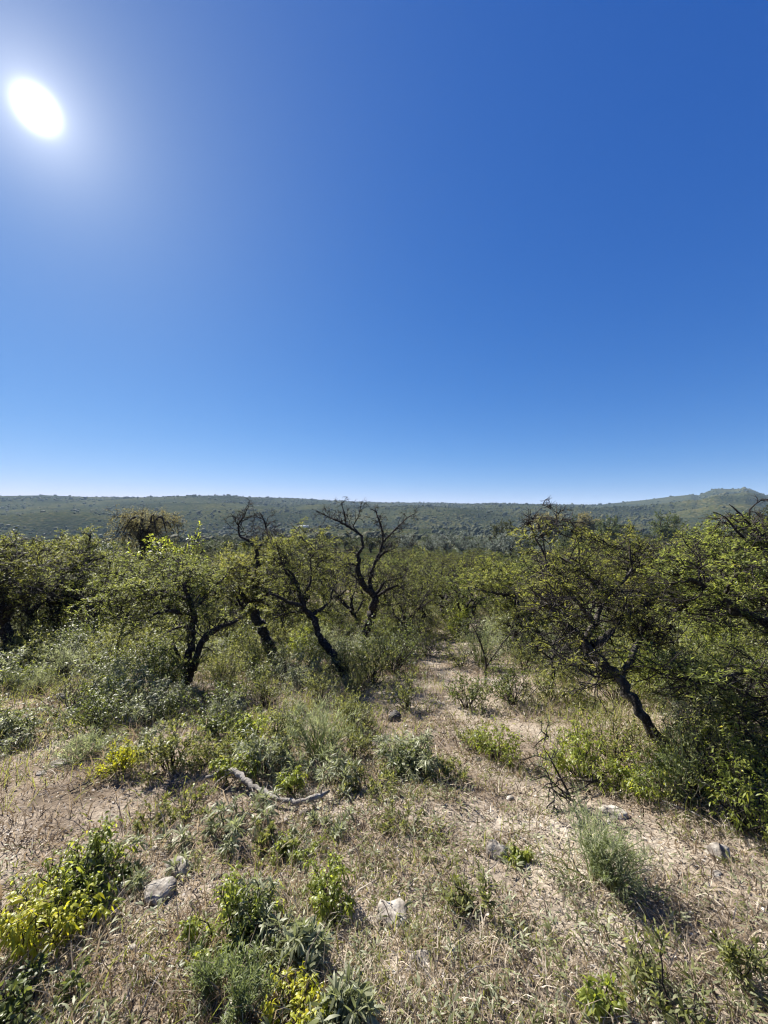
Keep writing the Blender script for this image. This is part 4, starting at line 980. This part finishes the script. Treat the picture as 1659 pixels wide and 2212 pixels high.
# ------------------------------------------------------------------ fallen wood
def fallen(pts, rpx, seed, label, mat=None, twigs=0):
    rg = np.random.default_rng(seed)
    p = []; r = []
    rr = np.interp(np.linspace(0, 1, len(pts)), np.linspace(0, 1, len(rpx)), rpx)
    for (x, y, lift), q in zip(pts, rr):
        g = G(x, y); g[2] += lift + q / F * g[1] * .8; p.append(g); r.append(q / F * g[1])
    q, r2 = smooth_limb(rg, p, r, .04, .25)
    root = thing('fallen_branch', tuple(p[0]), label, 'branch')
    mb = MB(); tubes(mb, q[None], r2[None], 7, .5, rg, .15); mb.build('limb', mat or M_dead, root, True, p[0])
    for k in range(twigs):
        i = rg.integers(2, len(q) - 1)
        d0 = norm(np.array([[rg.normal(), rg.normal(), .25]]))
        w = walk(rg, q[i][None], d0, rg.uniform(.1, .28), 5, .25, .02)
        m2 = MB(); tubes(m2, w, np.linspace(r2[i] * .5, .001, 5)[None], 4); m2.build('twig', mat or M_dead, root, False, p[0])
fallen([(445, 1694, .05), (505, 1694, .09), (540, 1716, .07), (600, 1742, .04), (650, 1748, .04), (690, 1740, .06), (712, 1732, .08)], [3, 6.5, 6, 5, 6, 5.5, 2], 31, 'long bleached fallen branch lying across the middle of the clearing', None, 4)
fallen([(1160, 1655, .01), (1185, 1672, .01), (1215, 1690, .02)], [2, 2, 1], 32, 'short grey stick on the path near the sapling', None, 1)
fallen([(150, 1715, .01), (185, 1700, .02), (205, 1685, .03)], [1.5, 1.5, .8], 33, 'thin dark stick in the bare soil on the left', M_bark2, 1)
fallen([(1150, 1830, .01), (1110, 1808, .02), (1070, 1800, .02)], [1.2, 1.2, .8], 34, 'thin straw-coloured stick left of the feathery grey-green bush', None, 0)
fallen([(1430, 1745, .05), (1500, 1770, .04), (1560, 1800, .03)], [1.6, 1.4, .8], 35, 'pale stick leaning in the right border shade', None, 2)

# ------------------------------------------------------------------ dry grass, litter and low herbs
def polar(rg, N, r0, r1, a=1.10):
    r = r0 * np.exp(rg.random(N) * math.log(r1 / r0)); t = rg.uniform(-a, a, N)
    return r * np.sin(t), r * np.cos(t), r
def bare_mask(x, y):
    m = fbm(x / 1.1 + 3, y / 1.1, 71, 4)
    return m
BARE = [(G(90, 1690), .75, .55), (G(1010, 1780), .35, .35), (G(1150, 1600), .35, .6), (G(380, 1900), .2, .2), (G(210, 1740), .5, .3), (G(1330, 1770), .35, .25)]
def grass():
    rg = np.random.default_rng(8)
    NT = 25000; B = 8
    x, y, r = polar(rg, NT, .75, 26)
    m = bare_mask(x, y)
    k = rg.random(NT) < np.clip(.86 + m * 2.8, .2, 1) * np.prod([1 - .75 * np.exp(-(((x - c[0]) / a_) ** 2 + ((y - c[1]) / b_) ** 2)) for c, a_, b_ in BARE], axis=0)
    x, y, r, m = x[k], y[k], r[k], m[k]
    ft = np.repeat(np.array(FEET), 22, axis=0); fa = rg.uniform(0, 6.283, len(ft)); fr = ft[:, 2] * rg.uniform(.15, .75, len(ft))
    fx_ = ft[:, 0] + np.cos(fa) * fr; fy_ = ft[:, 1] + np.sin(fa) * fr
    x = np.concatenate([x, fx_]); y = np.concatenate([y, fy_]); r = np.hypot(x, y); NT = len(x)
    hue = fbm(x / .7, y / .7, 81, 3)
    cx = np.repeat(x, B); cy = np.repeat(y, B); rr = np.repeat(r, B); n = len(cx)
    sp = .035 + .012 * rr
    px = cx + rg.normal(0, 1, n) * sp; py = cy + rg.normal(0, 1, n) * sp
    base = np.stack([px, py, H(px, py) - .004], -1)
    tl_ = np.clip(rg.lognormal(-.1, .38, NT), .35, 2.2); tl_[-len(ft):] *= 1.7; tall = np.repeat(tl_, B)
    L = rg.uniform(.026, .085, n) * tall * (1 + .035 * rr)
    a = rg.uniform(0, 6.283, n); lean = np.abs(rg.normal(.75, .42, n))
    d = np.stack([np.cos(a) * np.sin(lean), np.sin(a) * np.sin(lean), np.abs(np.cos(lean)) + .05], -1)
    sd = norm(np.cross(d, rg.normal(0, 1, (n, 3))))
    W = rg.uniform(.0016, .0042, n) * (1 + rr / 3.0)
    m1 = base + d * (L * .55)[:, None]; tip = base + d * L[:, None] + np.stack([np.cos(a), np.sin(a), np.full(n, -.8)], -1) * (L * .22)[:, None]
    hw = (sd * W[:, None]) * .5
    v = np.stack([base - hw, base + hw, m1 + hw * .8, m1 - hw * .8, tip], 1)
    b = (np.arange(n) * 5)[:, None]
    av = np.clip(.47 + np.repeat(hue, B) * 1.0 + np.repeat(rg.normal(0, .12, NT), B) + rg.normal(0, .15, n), 0, 1)
    green = np.repeat(rg.random(NT) < np.clip(.07 + .8 * fbm(x / 1.7, y / 1.7, 91, 3) + .02 * r, .02, .6), B)
    for sel, nm, mt, lab in ((~green, 'dry_grass', M_grass, 'matted straw-coloured dry grass over the clearing'), (green, 'green_grass', M_ggrass, 'tufts of olive green grass among the dry grass')):
        q = v[sel]; c = len(q); bb = (np.arange(c) * 5)[:, None]
        mb = MB(); mb.add(q, [bb + np.array([[0, 1, 2, 3]]), bb + np.array([[3, 2, 4]])], np.repeat(av[sel], 5))
        o = mb.build(nm, mt, kind='stuff'); o['label'] = lab; o['category'] = 'grass'
grass()
def tall_grass():
    rg = np.random.default_rng(18)
    NT = 15000; B = 9
    x, y, r = polar(rg, NT, 3.2, 45, 1.0)
    m = fbm(x / 2.1, y / 2.1, 141, 3)
    px_ = 1.5 + .055 * (y - 6) + .45 * np.sin((y - 6) * .55)
    pth = np.clip((np.abs(x - px_) - .35) / 1.1, .10, 1)
    k = rg.random(NT) < np.clip(.5 + m * 2.2, .05, 1) * np.where(y < 18, pth, 1) * sstep(3.0, 6.5, r) * np.where((y > 5) & (y < 9) & (x > -.3) & (x < 2.2), .25, 1)
    x, y, r, m = x[k], y[k], r[k], m[k]; NT = len(x)
    n = NT * B; rr = np.repeat(r, B)
    qx = np.repeat(x, B) + rg.normal(0, 1, n) * (.03 + .008 * rr); qy = np.repeat(y, B) + rg.normal(0, 1, n) * (.03 + .008 * rr)
    base = np.stack([qx, qy, H(qx, qy) - .01], -1)
    L = np.repeat(rg.uniform(.10, .32, NT) * (1 + .01 * r), B) * rg.uniform(.5, 1.2, n)
    a = rg.uniform(0, 6.283, n); lean = np.abs(rg.normal(.35, .25, n))
    d = np.stack([np.cos(a) * np.sin(lean), np.sin(a) * np.sin(lean), np.cos(lean)], -1)
    hw = norm(np.cross(d, rg.normal(0, 1, (n, 3)))) * (rg.uniform(.002, .0045, n) * (1 + rr / 6))[:, None] * .5
    m1 = base + d * (L * .6)[:, None]; tip = base + d * L[:, None] + np.stack([np.cos(a), np.sin(a), np.full(n, -.5)], -1) * (L * .25)[:, None]
    v = np.stack([base - hw, base + hw, m1 + hw * .8, m1 - hw * .8, tip], 1)
    av = np.clip(.5 + np.repeat(rg.normal(0, .15, NT), B) + rg.normal(0, .15, n), 0, 1)
    green = np.repeat(rg.random(NT) < .62, B)
    for sel, nm, mt, lab in ((green, 'tall_green_grass', M_ggrass, 'tall olive grass growing between the shrubs'), (~green, 'tall_straw_grass', M_grass, 'tall dry straw between the shrubs')):
        q = v[sel]; c = len(q); bb = (np.arange(c) * 5)[:, None]
        mb = MB(); mb.add(q, [bb + np.array([[0, 1, 2, 3]]), bb + np.array([[3, 2, 4]])], np.repeat(av[sel], 5))
        o = mb.build(nm, mt, kind='stuff'); o['label'] = lab; o['category'] = 'grass'
tall_grass()
def litter():
    rg = np.random.default_rng(9)
    N = 42000
    x, y, r = polar(rg, N, .7, 16)
    pos = np.stack([x, y, H(x, y) + .006], -1)
    a = rg.uniform(0, 6.283, N); ax = np.stack([np.cos(a), np.sin(a), rg.normal(0, .28, N)], -1)
    up = norm(rg.normal(0, .4, (N, 3)) + np.array([0, 0, 1.]))
    long = rg.random(N) < .45
    L = np.where(long, rg.uniform(.03, .09, N), rg.uniform(.012, .03, N)) * (1 + r * .04); W = np.where(long, rg.uniform(.0015, .004, N), rg.uniform(.006, .013, N)) * (1 + r * .09)
    mb = MB(); diamonds(mb, pos, ax, up, L, W, np.clip(rg.normal(.5, .25, N), 0, 1))
    o = mb.build('leaf_litter', M_litter, kind='stuff'); o['label'] = 'grey and brown dead leaves and straw lying on the soil'; o['category'] = 'litter'
litter()
def loose_stones():
    rg = np.random.default_rng(44)
    N = 900; x, y, r = polar(rg, N, .9, 12)
    m = fbm(x / .9, y / .9, 171, 3); k = rg.random(N) < np.clip(.35 + 2 * m, .05, 1); x, y, r = x[k], y[k], r[k]; N = len(x)
    t = (1 + 5 ** .5) / 2
    iv = norm(np.array([(-1, t, 0), (1, t, 0), (-1, -t, 0), (1, -t, 0), (0, -1, t), (0, 1, t), (0, -1, -t), (0, 1, -t), (t, 0, -1), (t, 0, 1), (-t, 0, -1), (-t, 0, 1)], float))
    fi = np.array([(0, 11, 5), (0, 5, 1), (0, 1, 7), (0, 7, 10), (0, 10, 11), (1, 5, 9), (5, 11, 4), (11, 10, 2), (10, 7, 6), (7, 1, 8), (3, 9, 4), (3, 4, 2), (3, 2, 6), (3, 6, 8), (3, 8, 9), (4, 9, 5), (2, 4, 11), (6, 2, 10), (8, 6, 7), (9, 8, 1)])
    s = np.clip(rg.lognormal(-4.4, .55, N), .005, .045)
    v = iv[None] * rg.uniform(.6, 1.25, (N, 12, 1)) * np.stack([s * rg.uniform(.8, 1.5, N), s * rg.uniform(.8, 1.5, N), s * rg.uniform(.4, .8, N)], -1)[:, None, :] + np.stack([x, y, H(x, y) + s * .2], -1)[:, None, :]
    mb = MB(); mb.add(v, [(np.arange(N)[:, None, None] * 12 + fi[None]).reshape(-1, 3)])
    o = mb.build('gravel', M_rock, kind='stuff'); o['label'] = 'small loose stones strewn over the soil'; o['category'] = 'gravel'
    N = 700; x, y, r = polar(rg, N, .9, 10)
    a = rg.uniform(0, 6.283, N)
    w = walk(rg, np.stack([x, y, H(x, y) + .012], -1), np.stack([np.cos(a), np.sin(a), rg.normal(.05, .12, N)], -1), np.clip(rg.lognormal(-2.3, .5, N), .04, .4), 5, .16, 0)
    w[:, :, 2] = np.maximum(w[:, :, 2], H(w[:, :, 0], w[:, :, 1]) + .004)
    mb = MB(); tubes(mb, w, np.broadcast_to(np.linspace(.0028, .001, 5), (N, 5)) * rg.uniform(.6, 1.5, (N, 1)), 3)
    o = mb.build('dead_twig_litter', M_dead, kind='stuff'); o['label'] = 'grey dead twigs lying in the dry grass'; o['category'] = 'twigs'
loose_stones()
def herbs():
    rg = np.random.default_rng(10)
    N = 4200; B = 9
    x, y, r = polar(rg, N, .9, 17)
    m = fbm(x / 1.5, y / 1.5, 111, 3)
    k = rg.random(N) < np.clip(.35 + m * 2.4, .04, 1); x, y, r = x[k], y[k], r[k]; N = len(x)
    hgt = rg.uniform(.02, .11, N) * (1 + .03 * r)
    cx = np.repeat(x, B); cyy = np.repeat(y, B); n = len(cx)
    a = rg.uniform(0, 6.283, n); sp = np.repeat(rg.uniform(.01, .05, N) * (1 + .05 * r), B) * rg.random(n)
    px = cx + np.cos(a) * sp; py = cyy + np.sin(a) * sp
    pos = np.stack([px, py, H(px, py) + np.repeat(hgt, B) * rg.random(n)], -1)
    ax = np.stack([np.cos(a), np.sin(a), rg.uniform(.0, .9, n)], -1); up = np.tile([0, 0, 1.], (n, 1)) + rg.normal(0, .3, (n, 3))
    s = np.repeat(rg.uniform(.6, 1.4, N), B) * np.repeat(1 + .04 * r, B)
    sage = np.repeat(rg.random(N) < .5, B)
    av = np.clip(rg.normal(.5, .2, n), 0, 1)
    for sel, nm, mt, lab in ((sage, 'low_sage_herbs', M_sage, 'low silvery herbs scattered through the dry grass'), (~sage, 'low_green_herbs', M_ggrass, 'low olive green herbs scattered through the dry grass')):
        mb = MB(); blades6(mb, pos[sel], ax[sel], norm(up[sel]), .036 * s[sel], .007 * s[sel], av[sel], .2)
        o = mb.build(nm, mt, kind='stuff'); o['label'] = lab; o['category'] = 'herbs'
herbs()

# ------------------------------------------------------------------ air
def haze():
    m, nt, o = newmat('valley_haze')
    pv = nt.nodes.new('ShaderNodeVolumePrincipled')
    pv.inputs['Color'].default_value = (.55, .77, 1.0, 1); pv.inputs['Density'].default_value = .000088; pv.inputs['Anisotropy'].default_value = 0.0
    nt.links.new(pv.outputs[0], o.inputs['Volume'])
    x, y, z0, z1 = 5600, 5600, float(GZ.min()) - 1.5, float(GZ.max()) + 16
    mb = MB()
    v = np.array([[i, j, k] for i in (-x, x) for j in (-y, y) for k in (z0, z1)])
    mb.add(v, [np.array([(0, 1, 3, 2), (4, 6, 7, 5), (0, 4, 5, 1), (2, 3, 7, 6), (0, 2, 6, 4), (1, 5, 7, 3)])])
    h = mb.build('haze', m, kind='stuff'); h['label'] = 'thin bluish haze in the valley air'; h['category'] = 'haze'
haze()
